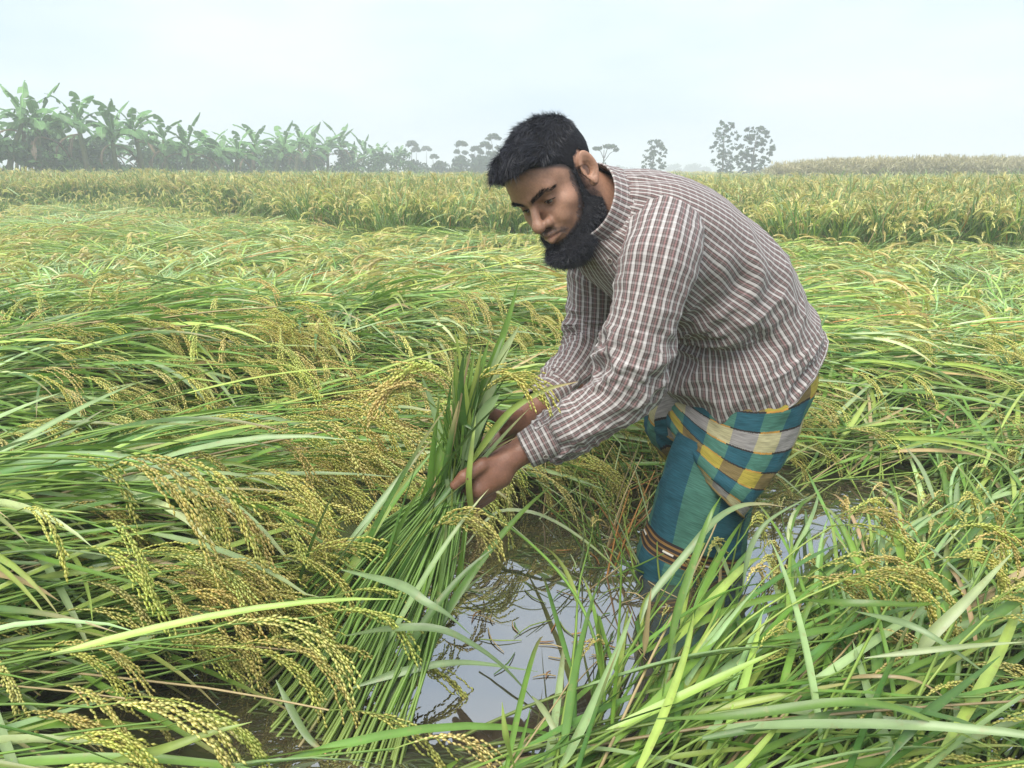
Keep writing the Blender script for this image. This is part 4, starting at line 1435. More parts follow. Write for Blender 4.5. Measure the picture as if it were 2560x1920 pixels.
_keep = [   # photograph areas that stay open, with the distance up to which nothing may stand before them
    ([(1190, 1262), (1400, 1225), (1640, 1250), (1650, 1440), (1580, 1530), (1500, 1620), (1400, 1690), (1220, 1700), (1170, 1480)], 9.0),
    ([(1060, 700), (1400, 760), (1420, 1160), (1250, 1300), (1060, 1320)], 1.45),
    ([(1400, 700), (2060, 700), (2060, 1000), (1860, 1260), (1850, 1400), (1590, 1410), (1400, 1240)], 1.95),
    ([(1850, 1170), (1990, 1190), (2020, 1330), (1930, 1370), (1850, 1370)], 9.0),
    ([(420, 1725), (520, 1700), (690, 1715), (640, 1790), (480, 1835)], 9.0),
    ([(880, 1580), (1080, 1300), (1230, 1300), (1200, 1550), (1000, 1650)], 1.35)]
_core = np.array([(1200, 1280), (1400, 1260), (1600, 1290), (1600, 1400), (1550, 1500), (1500, 1620), (1430, 1740), (1230, 1760), (1190, 1480)], float)
_core2 = np.array([(1590, 1150), (1870, 1150), (1850, 1380), (1600, 1400)], float)
def clear_of_pools(xy, ang, fr=(0.0, 0.2, 0.4, 0.6, 0.8, 1.0, 1.2), L=0.75):
    ok = np.ones(len(xy), bool)
    for f in fr:
        q = xy + f * L * np.stack([np.cos(ang), np.sin(ang)], 1)
        if f < 1.1:
            ok &= pool_d(q) < 0.04 if f > 0.3 else pool_d(q) < -0.02
        zb = np.maximum(mat_z(q), WZ)
        for dz_ in (0.06, 0.15):
            pxy = proj(np.concatenate([q, (zb + dz_)[:, None]], 1))
            for pl, dm in _keep:
                ok &= ~((poly_dist(pxy, pl) > 0) & (q[:, 1] < dm))
    for f in (0.5, 0.8, 1.1, 1.3, 1.5):                 # the long tips stay off the open water
        q = xy + f * L * np.stack([np.cos(ang), np.sin(ang)], 1)
        for zz in (0.12, 0.20, 0.27):
            pxy = proj(np.concatenate([q, np.full((len(q), 1), WZ + zz)], 1))
            ok &= poly_dist(pxy, _core) < 0
            ok &= (poly_dist(pxy, _core2) < 0) | (q[:, 1] > 1.9)
    return ok

def place_lodged(r, d0, d1, dens, L=0.75, near=False, sc=(0.85, 1.15)):
    xy = field_pts(r, d0, d1, dens, 1.25)
    if near:
        k = r.random(len(xy)) < 0.35
        xy[k, 0] += r.uniform(-0.7, 0.7, k.sum())
    ang = flow(xy, r)
    xy = xy - 0.45 * L * np.stack([np.cos(ang), np.sin(ang)], 1)
    px = px_of(np.maximum(xy, [[-99, 0.3]]))
    ok = (xy[:, 1] > 0.66) & (xy[:, 1] < bound_d(px) - 0.1)
    # nothing stands inside the man
    tip = xy + 0.6 * np.stack([np.cos(ang), np.sin(ang)], 1)
    man = np.array([0.55, 1.80])
    for f in (0, 0.3, 0.6, 0.8):
        q = xy + f * np.stack([np.cos(ang), np.sin(ang)], 1)
        ok &= np.linalg.norm((q - man) / np.array([0.40, 0.32]), axis=1) > 1
    if near:
        ok &= clear_of_pools(xy, ang)
    xy, ang = xy[ok], ang[ok]
    z = np.maximum(mat_z(xy), WZ - 0.01)
    s = r.uniform(*sc, len(xy))
    rot = np.stack([r.normal(0, 0.05, len(xy)), r.normal(0, 0.05, len(xy)), ang], 1)
    scl = np.stack([s, s, np.minimum(s, 1.1) * r.uniform(0.7, 1.2, len(xy))], 1)
    return np.concatenate([xy, z[:, None]], 1), rot, scl

loc, rot, scl = place_lodged(rr, 0.45, 3.6, 62, near=True)
N_NEAR = len(loc)
scatter_object('lodged_rice', c_near, loc, rot, scl, rr.integers(0, 9, len(loc)), kind='stuff',
               label='flattened green rice crop lying tangled over the flooded near field', category='rice')
loc, rot, scl = place_lodged(rr, 3.4, 8.5, 38, sc=(0.8, 1.2))
l2, r2, s2 = place_lodged(rr, 8.5, 19, 18, sc=(0.95, 1.3))
loc, rot, scl = np.concatenate([loc, l2]), np.concatenate([rot, r2]), np.concatenate([scl, s2])
scl[:, 2] *= np.interp(loc[:, 1], [3, 6, 9], [1.0, 0.85, 0.65])
patch = fbm(np.stack([loc[:, 0] * 0.55, loc[:, 1] * 0.40, np.zeros(len(loc))], 1), 2, 611) + rr.normal(0, 0.06, len(loc))
fam = np.digitize(patch, np.quantile(patch, [0.30, 0.66]))
scatter_object('flattened_rice', c_mid, loc, rot, scl, fam * 4 + rr.integers(0, 4, len(loc)), kind='stuff',
               label='yellow green carpet of flattened rice across the middle distance', category='rice')
# standing crop behind
xy = np.concatenate([field_pts(rr, 7.5, 45, 9, 1.1), field_pts(rr, 7.5, 22, 14, 1.1)])
px = px_of(xy)
e = xy[:, 1] - bound_d(px)
p3 = np.concatenate([xy * 0.8, np.zeros((len(xy), 1))], 1)
ok = e + 4.2 * (fbm(p3 * 0.5, 3, 77) - 0.5) * 2 > 0
ok &= rr.random(len(xy)) < np.interp(xy[:, 1], [8, 20, 45], [1.0, 0.9, 0.5])
xy, e, px = xy[ok], e[ok], px[ok]
hs = np.interp(px, [0, 400, 1000, 1800, 2560], [1.08, 1.05, 0.98, 0.92, 0.98]) * rr.uniform(0.85, 1.08, len(xy)) * (0.88 + 0.12 * sstep(0, 2.5, e))
scl = np.stack([hs * 1.25, hs * 1.25, hs], 1)
rot = np.stack([rr.normal(0, 0.12, len(xy)), rr.normal(0.0, 0.12, len(xy)), rr.uniform(0, 6.28, len(xy))], 1)
scatter_object('standing_rice', c_up, np.concatenate([xy, np.full((len(xy), 1), 0.02)], 1), rot, scl, rr.integers(0, 8, len(xy)), kind='stuff',
               label='upright ripening rice standing beyond the flattened area', category='rice')
# half fallen plants along the edge of the standing crop
xe = field_pts(rr, 6.5, 17, 9, 1.1)
pe = px_of(xe); ee = xe[:, 1] - bound_d(pe)
k = (ee > -1.6) & (ee < 1.2) & (rr.random(len(xe)) < 0.5)
xe = xe[k]
half1 = [clump_mesh('half%02d' % i, np.random.default_rng(260 + i), 'half', 9, 3, 1, 0.9, wscale=1.1, gain=1.1) for i in range(5)]
c_half = proto_collection('hill_half', half1)
s_ = rr.uniform(0.7, 1.05, len(xe))
scatter_object('leaning_rice', c_half, np.concatenate([xe, np.full((len(xe), 1), 0.08)], 1), np.stack([rr.normal(0, .1, len(xe)), rr.normal(0, .1, len(xe)), rr.normal(-0.6, 1.0, len(xe))], 1), np.stack([s_, s_, s_], 1), rr.integers(0, 5, len(xe)), kind='stuff',
               label='half fallen rice leaning along the edge of the standing crop', category='rice')
xy = field_pts(rr, 44, 170, 0.45, 1.1)
scl = rr.uniform(0.9, 1.1, (len(xy), 1)) * np.array([[2.6, 2.6, 1.05]])
rot = np.stack([rr.normal(0, 0.05, len(xy)), rr.normal(0, 0.05, len(xy)), rr.uniform(0, 6.28, len(xy))], 1)
scatter_object('far_rice', c_far, np.concatenate([xy, np.zeros((len(xy), 1))], 1), rot, scl, rr.integers(0, 6, len(xy)), kind='stuff',
               label='pale green rice field reaching to the far tree line', category='rice')
print('near clumps', N_NEAR, 'mid', len(loc))
# ================================================================== NEAR RICE AS THINGS
def to_mb(q):
    return q
def make_variant(i, kind='lodged', nt=8, nleaf=2, ear=0.95):
    """mesh data of the parts of one plant"""
    r = np.random.default_rng(500 + i)
    pl = plant(r, kind, nt, nleaf, ear)
    mb = MB(); stalk_mesh(r, [p for p, _, _ in pl], mb, 0)
    parts = [('stalks', mb.data('rice_stalks_%d' % i, m_stalk))]
    for _, lv, _ in pl:
        for x in lv:
            v, f, c = leaves(r, x[0][None], x[1][None], np.array([x[2]]), np.array([x[3] * 1.2]), np.array([x[4]]), pick_leaf_col(r, 1, 0.04, (0.40, 0.16, 0.20, 0.20, 0.04), 1.25), 9, zmin=0.01)
            m2 = MB(); m2.add(v, f, c); parts.append(('leaf', m2.data('rice_leaf_%d' % i, m_leaf)))
    for _, _, pn in pl:
        if pn is not None:
            parts.append(('panicle', panicle(r, pn[0], pn[1], pn[2] * 1.05, 0).data('rice_panicle_%d' % i, m_grain)))
    return parts
variants = [make_variant(i) for i in range(7)]

def put_plant(var, loc, rz, sc, label, group, tilt=(0, 0)):
    o = empty('rice_plant', loc, rz, label=label, category='rice plant', group=group)
    o.rotation_euler = (tilt[0], tilt[1], rz)
    o.scale = sc
    for nm, me in var:
        p = obj(nm, me, o)
        if nm == 'stalks': p['kind'] = 'stuff'
    return o

r5 = np.random.default_rng(21)
loc, rot, scl = place_lodged(r5, 0.55, 2.9, 30, near=True)
rank = np.argsort(loc[:, 1])
groups = {
    'left': ('flattened rice plant with drooping yellow ears in the left foreground', 'rice plants lying in the left foreground'),
    'right': ('rice plant leaning to the upper right in the right foreground', 'rice plants leaning in the right foreground'),
    'mid_left': ('flattened rice plant at the left beyond the foreground ears', 'rice plants lying at the left behind the front ones'),
    'mid': ('flattened rice plant lying beyond the sheaf and the hands', 'rice plants lying beyond the sheaf'),
    'mid_right': ('flattened rice plant lying to the right behind the lungi', 'rice plants lying right of the man')}
cnt = 0
xl = np.stack([r5.uniform(-1.75, -0.35, 60), r5.uniform(0.82, 1.35, 60)], 1)
al = r5.normal(0.22, 0.22, 60)
xl[:14, 0] = r5.uniform(-0.45, 0.10, 14); xl[:14, 1] = r5.uniform(0.66, 0.85, 14); al[:14] = r5.normal(0.75, 0.25, 14)
okl = np.ones(60, bool)
for f_, h_ in [(a_, b_) for a_ in (0, 0.3, 0.6, 0.9, 1.15, 1.35) for b_ in (0.04, 0.10, 0.18)]:
    q = xl + f_ * 0.75 * np.stack([np.cos(al), np.sin(al)], 1)
    pxy = proj(np.concatenate([q, np.full((60, 1), WZ + h_)], 1))
    okl &= (poly_dist(pxy, _keep[4][0]) < 0) & ((pxy[:, 0] < 1000) | (np.arange(60) < 14)) & (poly_dist(pxy, _core) < -60)
xl, al = xl[okl], al[okl]
extra = [(np.array([x, y, WZ + 0.0]), np.array([r5.normal(0, .05), r5.normal(0, .05), a_]), np.full(3, r5.uniform(0.85, 1.1))) for (x, y), a_ in zip(xl, al)]
for L3, R3, S3 in [(loc[k], rot[k], scl[k]) for k in rank[:95]] + extra:
    x, y, z = L3
    key = ('mid_left' if x < -0.75 else 'mid' if x < 0.45 else 'mid_right') if y > 1.95 else ('left' if x < 0.05 + 0.12 * y else 'right')
    put_plant(variants[int(r5.integers(0, 7))], L3 + np.array([0, 0, 0.03]), R3[2], S3, *groups[key], tilt=R3[:2])
    cnt += 1
print('near plants', cnt)

# ---- single long leaves that stand out in the photograph
def hero_leaf(pts, width, col, label, n=22, name='rice_leaf', roll=0.0, fold=0.2, tip=None):
    """pts: (px, py, z) -> a blade lying along them"""
    q = np.array([G(a, b, c) for a, b, c in pts])
    path = catmull(q, n)
    t = np.linspace(0, 1, n)
    tg = norm(np.gradient(path, axis=0))
    side = norm(np.cross(tg, [0, 0, 1.0])); up = np.cross(side, tg)
    a = 0.65 * np.sign(side[:, 1].mean()) * np.ones(n) + 0.25 * np.sin(t * 4 + len(pts))
    cs, sn = np.cos(a)[:, None], np.sin(a)[:, None]
    side, up = side * cs + up * sn, up * cs - side * sn
    w = width * 0.41 * np.minimum(1, 0.12 + t * 3.5) * (1 - t ** 2.4) ** 0.9
    w = np.maximum(w, 0.0004)
    V = np.stack([path - side * w[:, None], path - up * (w * fold * 2)[:, None], path + side * w[:, None]], 1).reshape(-1, 3)
    k = 3 * np.arange(n - 1)
    F = np.concatenate([np.stack([k, k + 1, k + 4, k + 3], 1), np.stack([k + 1, k + 2, k + 5, k + 4], 1)])
    c0 = np.array(PAL[col]) * 0.8; c1 = np.array(PAL[tip]) if tip else c0 * 1.15
    wt = sstep(0.6, 1.0, t)[:, None]
    C = np.repeat((c0 * (1 - wt) + c1 * wt)[:, None], 3, 1); C[:, 1] *= 1.25
    mb = MB(); mb.add(V, F, C.reshape(-1, 3))
    return obj(name, mb.data(name, m_leaf), None, label=label, category='leaf')
HERO = [
    ([(860, 1590, .22), (978, 1570, .27), (1085, 1570, .28), (1164, 1600, .26), (1257, 1665, .20), (1350, 1767, .10)], .019, 'glauc', 'long green rice leaf arching down across the pool below the sheaf', None),
    ([(853, 1424, .34), (997, 1461, .36), (1062, 1503, .35), (1118, 1535, .33), (1180, 1590, .28)], .020, 'glauc', 'pale rice leaf pointing down to the right in front of the sheaf', None),
    ([(876, 1721, .16), (1025, 1674, .18), (1164, 1656, .18), (1345, 1679, .14)], .018, 'glauc', 'flat rice leaf crossing the bottom of the pool', None),
    ([(1150, 1380, .14), (1234, 1285, .20), (1317, 1278, .22), (1396, 1308, .20), (1489, 1373, .16), (1577, 1456, .09)], .014, 'pale', 'arched rice leaf over the water right of the hands', 'lime'),
    ([(1656, 1740, .20), (1687, 1554, .24), (1730, 1415, .30), (1774, 1293, .36), (1803, 1240, .40)], .020, 'green', 'upright rice leaf crossing the hem of the lungi', None),
    ([(1600, 1560, .18), (1626, 1493, .22), (1708, 1393, .28), (1782, 1306, .33), (1843, 1267, .34), (1904, 1259, .33), (1960, 1267, .30)], .019, 'glauc', 'grey green rice leaf bending right over the lungi hem', 'dry'),
    ([(1855, 1480, .20), (1868, 1400, .25), (1888, 1345, .28), (1930, 1295, .31), (2030, 1238, .34)], .016, 'glauc', 'thin rice leaf reaching up beside the small water patch', None),
    ([(1640, 1797, .26), (1839, 1788, .30), (2077, 1756, .33), (2208, 1762, .33), (2338, 1805, .30), (2490, 1875, .24)], .017, 'green', 'very long rice leaf stretched along the bottom right corner', 'lime'),
    ([(2000, 1498, .28), (2100, 1506, .31), (2208, 1508, .32), (2312, 1510, .31), (2403, 1484, .30)], .017, 'green', 'flat rice leaf lying in front of the hanging ears', None),
    ([(2138, 1528, .30), (2273, 1562, .32), (2381, 1623, .30), (2511, 1719, .24)], .014, 'glauc', 'rice leaf sloping down to the right edge below the ears', None),
    ([(2160, 1645, .28), (2381, 1619, .31), (2570, 1604, .32)], .012, 'pale', 'slender pale rice leaf running out of the right edge', None),
    ([(2290, 1640, .24), (2333, 1584, .28), (2425, 1493, .33), (2533, 1380, .38)], .026, 'pale', 'broad pale rice leaf rising to the right edge', None),
    ([(200, 1215, .33), (260, 1243, .34), (347, 1313, .32), (434, 1374, .28), (512, 1417, .22)], .020, 'glauc', 'grey green rice leaf sloping down over the left ears', None),
    ([(-20, 1312, .33), (143, 1269, .35), (260, 1246, .35), (321, 1252, .34)], .015, 'lime', 'yellow green rice leaf lying level at the left edge', 'dry'),
    ([(74, 1447, .31), (195, 1430, .33), (347, 1413, .33)], .016, 'lime', 'short bright green rice leaf with an orange tip among the left ears', 'rust'),
    ([(300, 1385, .28), (369, 1400, .29), (456, 1421, .28), (538, 1465, .24)], .014, 'dry', 'withered tan rice leaf left of the sheaf', None),
    ([(420, 1520, .25), (542, 1460, .30), (629, 1421, .33), (716, 1417, .33)], .024, 'green', 'broad green rice leaf rising towards the sheaf from the left', None),
    ([(480, 1215, .33), (542, 1235, .35), (651, 1265, .35), (781, 1317, .32), (881, 1352, .28)], .021, 'glauc', 'long rice leaf sloping right towards the near hand', None),
    ([(369, 1226, .33), (499, 1287, .33), (640, 1345, .30), (803, 1387, .25)], .017, 'green', 'dark green rice leaf under the long sloping one left of the sheaf', None),
    ([(200, 1925, .22), (391, 1877, .26), (521, 1834, .28), (629, 1805, .29)], .016, 'lime', 'bright green rice leaf along the bottom left edge', None),
    ([(486, 1712, .08), (530, 1745, .085), (577, 1782, .08)], .024, 'glauc', 'short broad rice leaf floating on the left pool', None),
    ([(545, 1310, .32), (580, 1365, .30), (630, 1425, .26)], .010, 'dry', 'dried pinkish rice leaf standing among the left stalks', None),
    ([(1610, 1640, .20), (1618, 1560, .26), (1628, 1470, .32)], .014, 'dry', 'withered tan rice leaf standing upright left of the lungi', None),
    ([(690, 1700, .18), (760, 1830, .12), (820, 1890, .09)], .018, 'glauc', 'rice leaf with a rusty tip hanging into the water below the sheaf', 'rust'),
    ([(1290, 1930, .20), (1265, 1840, .26), (1255, 1755, .30)], .014, 'lime', 'upright bright rice leaf at the bottom edge below the pool', None),
    ([(1330, 1740, .18), (1362, 1780, .19), (1400, 1850, .17), (1440, 1925, .14)], .014, 'pale', 'folded pale rice leaf at the lower end of the pool', None),
    ([(2200, 1920, .24), (2300, 1800, .29), (2400, 1720, .31), (2500, 1640, .32)], .018, 'deep', 'dark green rice leaf rising in the bottom right corner', None),
    ([(2090, 1700, .22), (2180, 1690, .26), (2300, 1705, .26), (2420, 1790, .20)], .008, 'dry', 'curled dry rice leaf in the bottom right corner', None),
]
for pts, w_, c_, lb, tp_ in HERO:
    hero_leaf(pts, w_, c_, lb, tip=tp_)
# bent bare stalk over the pool
q = np.array([G(*p) for p in [(1192, 1261, .30), (1326, 1359, .28), (1424, 1466, .25), (1484, 1591, .20), (1507, 1744, .10)]])
v, f, _ = tube(q, [0.0022, 0.0028, 0.0028, 0.0030, 0.0030], 6, cap=False, n=30)
mb = MB(); mb.add(v, f, np.array(PAL['green']) * 1.2)
obj('rice_stalk', mb.data('rice_stalk', m_stalk), None, label='bare green rice stalk bowed over the pool', category='stalk')

# ears that hang clear of the crop
def ear_group(name_label, spots, r, drop=0.9, L=0.21):
    for (px, py, z, az), lb in zip(spots, name_label):
        p = G(px, py, z)
        d = np.array([math.cos(az), math.sin(az), 0.35])
        root = empty('rice_ear', p, 0, label=lb, category='rice ear', group='ears hanging clear of the crop')
        for k in range(4):
            dd = norm(d + r.normal(0, 0.16, 3))
            pm = panicle(r, r.normal(0, 0.012, 3), dd, L * r.uniform(0.85, 1.15), 0, ripe=0.6)
            obj('panicle', pm.data('rice_panicle', m_grain), root)
        v, f, _ = tube(np.array([np.zeros(3), -0.12 * norm(d) - np.array([0, 0, 0.02]), -0.3 * norm(d) - np.array([0, 0, 0.12])]), 0.002, 4, cap=False, n=8)
        mb = MB(); mb.add(v, f, np.array(PAL['lime'])); obj('stalk', mb.data('stalk', m_stalk), root)
r6 = np.random.default_rng(33)
ear_group(['cluster of golden rice ears hanging in the right foreground', 'ripe rice ears drooping just left of the hanging golden cluster', 'rice ears drooping at the far right foreground edge',
           'thick curtain of rice ears arching over the left foreground', 'heavy rice ears at the left edge above the arching curtain', 'rice ears trailing towards the left pool',
           'golden rice ears lying at the bottom left edge', 'rice ears hanging over the left end of the dark gap', 'rice ears drooping below the near cuff of the pool edge', 'ripe ears hanging left of the sheaf foot',
           'browning rice ears drooping right of the lungi', 'rice ears bowed at the right edge beside the pale leaf', 'rice ears arched beyond the arching curtain on the left'],
          [(2110, 1450, .34, 0.1), (1990, 1470, .30, 0.3), (2470, 1540, .33, 0.5), (130, 1290, .36, 0.15), (20, 1080, .36, 0.1), (420, 1500, .30, 0.0),
           (60, 1790, .22, 0.2), (330, 1430, .32, -0.1), (620, 1300, .34, 0.2), (690, 1420, .30, 0.1), (2090, 1310, .32, 0.3), (2330, 1380, .34, 0.2), (250, 1110, .36, 0.2)], r6)

# ---- the sheaf in his hands
sheaf_c = S(1142, 1190, 0.045)
sheaf = empty('rice_sheaf', sheaf_c, 0, label='sheaf of green rice stalks gripped in both hands of the man', category='rice sheaf')
r7 = np.random.default_rng(5)
mb = MB()
sv = norm(S(1190, 1190, 0.045) - S(1090, 1190, 0.045)); bkd = np.array([0.2, 0.95, 0.0])
up_dir = norm(P(1200, 950, 1.42) - sheaf_c)
tops = []
for k in range(115):
    t = r7.random()
    bqx = np.interp(t, [0, 0.35, 0.7, 1], [540, 660, 820, 980]) + r7.normal(0, 25)
    bqy = np.interp(t, [0, 0.35, 0.7, 1], [1690, 1820, 1930, 1960]) + r7.normal(0, 25)
    b0 = G(bqx, bqy, WZ - 0.02)
    u = np.clip((t - 0.5) * 1.1 + r7.normal(0, 0.25), -1, 1)
    h = sheaf_c + sv * u * 0.028 + bkd * r7.uniform(-1, 1) * 0.022
    mid = b0 * 0.45 + h * 0.55 + sv * (u * 0.05) + np.array([0, 0, -0.02 + 0.03 * r7.random()])
    low = b0 * 0.80 + h * 0.20 + np.array([0, 0, -0.015])
    tl = r7.uniform(0.08, 0.22)
    tp_ = h + norm(up_dir + sv * (u * 0.35 - 0.12 + r7.normal(0, 0.08)) + bkd * r7.normal(0, 0.12)) * tl * 0.7
    path = catmull(np.array([b0, low, mid, h, tp_]), 14)
    v, f, _ = tube(path, np.linspace(0.0030, 0.0017, 14), 5, cap=False)
    c0 = np.array(PAL['lime']) * r7.uniform(0.7, 1.0); c1 = np.array(PAL['green']) * r7.uniform(0.7, 1.1)
    if r7.random() < 0.05: c0 = np.array(PAL['dry']) * 0.8
    tt = sstep(0.0, 0.45, np.repeat(np.linspace(0, 1, 14), 5))[:, None]
    mb.add(v - sheaf_c, f, c0 * (1 - tt) + c1 * tt)
    tops.append((path, u))
so = obj('stalks', mb.data('sheaf_stalks', m_stalk), sheaf); so['kind'] = 'stuff'
# blades along and above the grip
for k in range(84):
    path, u = tops[r7.integers(0, len(tops))]
    i = int(r7.integers(3, 11)) if k > 24 else int(r7.integers(9, 13))
    d = norm(path[min(i + 1, 13)] - path[i - 1])
    above = i >= 9
    d = norm(d + sv * (r7.normal(0, 0.16) + 0.10 * u) + bkd * r7.normal(-0.05, 0.16) + np.array([0, 0, 0.1]))
    L_ = r7.uniform(0.14, 0.26) if above else r7.uniform(0.25, 0.45)
    if above: d = norm(up_dir + sv * r7.normal(-0.12, 0.22) + bkd * r7.normal(0, 0.15))
    v, f, c = leaves(r7, path[i][None], d[None], np.array([L_]), np.array([r7.uniform(0.011, 0.018)]), np.array([r7.uniform(0.1, 0.7) if above else r7.uniform(0.2, 0.9)]), pick_leaf_col(r7, 1, 0.01, (0.46, 0.28, 0.14, 0.12, 0.0)), 12, roll=0.6, zmin=WZ, curl=0.2)
    m2 = MB(); m2.add(v - sheaf_c, f, c); obj('leaf', m2.data('sheaf_leaf', m_leaf), sheaf)
# the long blades rising above the hands
def blade(pts, w_, col, tip=None, roll=0.9):
    q = np.array([P(a, b, y) for a, b, y in pts]); n = 20
    path = catmull(q, n); t = np.linspace(0, 1, n); tg = norm(np.gradient(path, axis=0))
    side = norm(np.cross(tg, [0.15, -1.0, 0.2])); up = np.cross(side, tg)
    w2 = np.maximum(w_ * 0.5 * np.minimum(1, 0.5 + t * 4) * (1 - t ** 3) ** 0.9, 0.0004)
    V = np.stack([path - side * w2[:, None], path - up * (w2 * 0.45)[:, None], path + side * w2[:, None]], 1).reshape(-1, 3)
    k = 3 * np.arange(n - 1)
    F = np.concatenate([np.stack([k, k + 1, k + 4, k + 3], 1), np.stack([k + 1, k + 2, k + 5, k + 4], 1)])
    c0 = np.array(PAL[col]); c1 = np.array(PAL[tip]) if tip else c0
    wt = sstep(0.6, 1, t)[:, None]; C = np.repeat((c0 * (1 - wt) + c1 * wt)[:, None], 3, 1); C[:, 1] *= 1.2
    m2 = MB(); m2.add(V - sheaf_c, F, C.reshape(-1, 3)); return obj('leaf', m2.data('sheaf_leaf', m_leaf), sheaf)
blade([(1150, 1190, 1.40), (1190, 1020, 1.42), (1235, 900, 1.44), (1270, 800, 1.45), (1297, 700, 1.46)], 0.017, 'green')
blade([(1165, 1150, 1.41), (1215, 1000, 1.42), (1255, 890, 1.43), (1298, 815, 1.43)], 0.022, 'pale')
blade([(1135, 1180, 1.40), (1165, 1040, 1.41), (1200, 930, 1.42), (1222, 850, 1.43)], 0.016, 'green')
blade([(1175, 1160, 1.37), (1243, 1064, 1.36), (1291, 1016, 1.36), (1363, 975, 1.37), (1445, 954, 1.38)], 0.013, 'lime', 'dry')
blade([(1160, 1150, 1.38), (1195, 1060, 1.38), (1225, 1010, 1.38), (1250, 985, 1.38)], 0.024, 'glauc')
blade([(1120, 1200, 1.40), (1105, 1100, 1.41), (1080, 1010, 1.42), (1050, 930, 1.44)], 0.015, 'glauc')
blade([(1125, 1200, 1.39), (1120, 1120, 1.39), (1150, 1060, 1.38), (1185, 1075, 1.37)], 0.016, 'deep')
blade([(1180, 1290, 1.36), (1172, 1210, 1.34), (1178, 1130, 1.35), (1190, 1040, 1.38)], 0.012, 'lime')
blade([(1115, 1330, 1.35), (1105, 1230, 1.36), (1098, 1140, 1.38), (1118, 1060, 1.40)], 0.020, 'green')
blade([(1140, 1340, 1.34), (1128, 1240, 1.35), (1120, 1150, 1.37), (1130, 1080, 1.39)], 0.018, 'glauc')
for (px, py, y, az) in ((1120, 985, 1.42, 3.0), (1150, 975, 1.42, 2.6), (1105, 1000, 1.40, 3.3), (1165, 985, 1.43, 0.6), (1190, 1000, 1.42, 0.3), (1135, 965, 1.44, 2.9), (1090, 1020, 1.41, 3.2), (1210, 985, 1.44, 0.2), (1060, 1340, 1.30, 0.1), (1080, 1330, 1.28, 0.3)):
    p = P(px, py, y) - sheaf_c
    pm = panicle(r7, p, norm([math.cos(az) * 0.7, -0.3, 0.8]), 0.17, 0, ripe=0.2)
    obj('panicle', pm.data('sheaf_panicle', m_grain), sheaf)

# ---- thin stubble standing in the water between the hands and the lungi
stub = MB()
r8 = np.random.default_rng(8)
for k in range(230):
    px, py = r8.uniform(1240, 1680), r8.uniform(1120, 1330)
    if r8.random() < 0.25: px, py = r8.uniform(1440, 1660), r8.uniform(1330, 1500)
    b0 = G(px, py, WZ - 0.03)
    a = r8.normal(0.4, 0.7); el = r8.uniform(0.5, 1.4); L_ = r8.uniform(0.10, 0.34)
    d = np.array([math.cos(a) * math.cos(el) * r8.choice([-1, 1]), math.sin(a) * math.cos(el), math.sin(el)])
    pth = np.array([b0, b0 + d * L_ * 0.5, b0 + d * L_ + np.array([0, 0, -0.10 * L_]) + r8.normal(0, 0.01, 3)])
    v, f, _ = tube(pth, [0.0026, 0.0022, 0.0012], 4, cap=False, n=6)
    c = np.array(PAL[['lime', 'green', 'dry', 'rust', 'pale'][r8.choice(5, p=[0.36, 0.24, 0.22, 0.05, 0.13])]]) * r8.uniform(0.7, 1.05)
    stub.add(v, f, c)
for k in range(70):      # straw floating on the pool
    b0 = G(r8.uniform(1190, 1660), r8.uniform(1240, 1700), WZ + 0.002)
    a = r8.uniform(0, 6.28); L_ = r8.uniform(0.02, 0.10)
    pth = b0 + np.array([[0, 0, 0], [math.cos(a) * L_ * .5, math.sin(a) * L_ * .5, r8.uniform(0, .004)], [math.cos(a + .2) * L_, math.sin(a + .2) * L_, 0]])
    v, f, _ = tube(pth, [0.0012, 0.0016, 0.0008], 4, cap=False, n=5)
    stub.add(v, f, np.array(PAL[['dry', 'lime', 'rust', 'green'][r8.choice(4, p=[.5, .2, .15, .15])]]) * r8.uniform(0.5, 1.0))
obj('rice_stubble', stub.data('rice_stubble', m_stalk), None, kind='stuff', label='thin green and straw coloured stems standing in the water beside the lungi', category='rice')
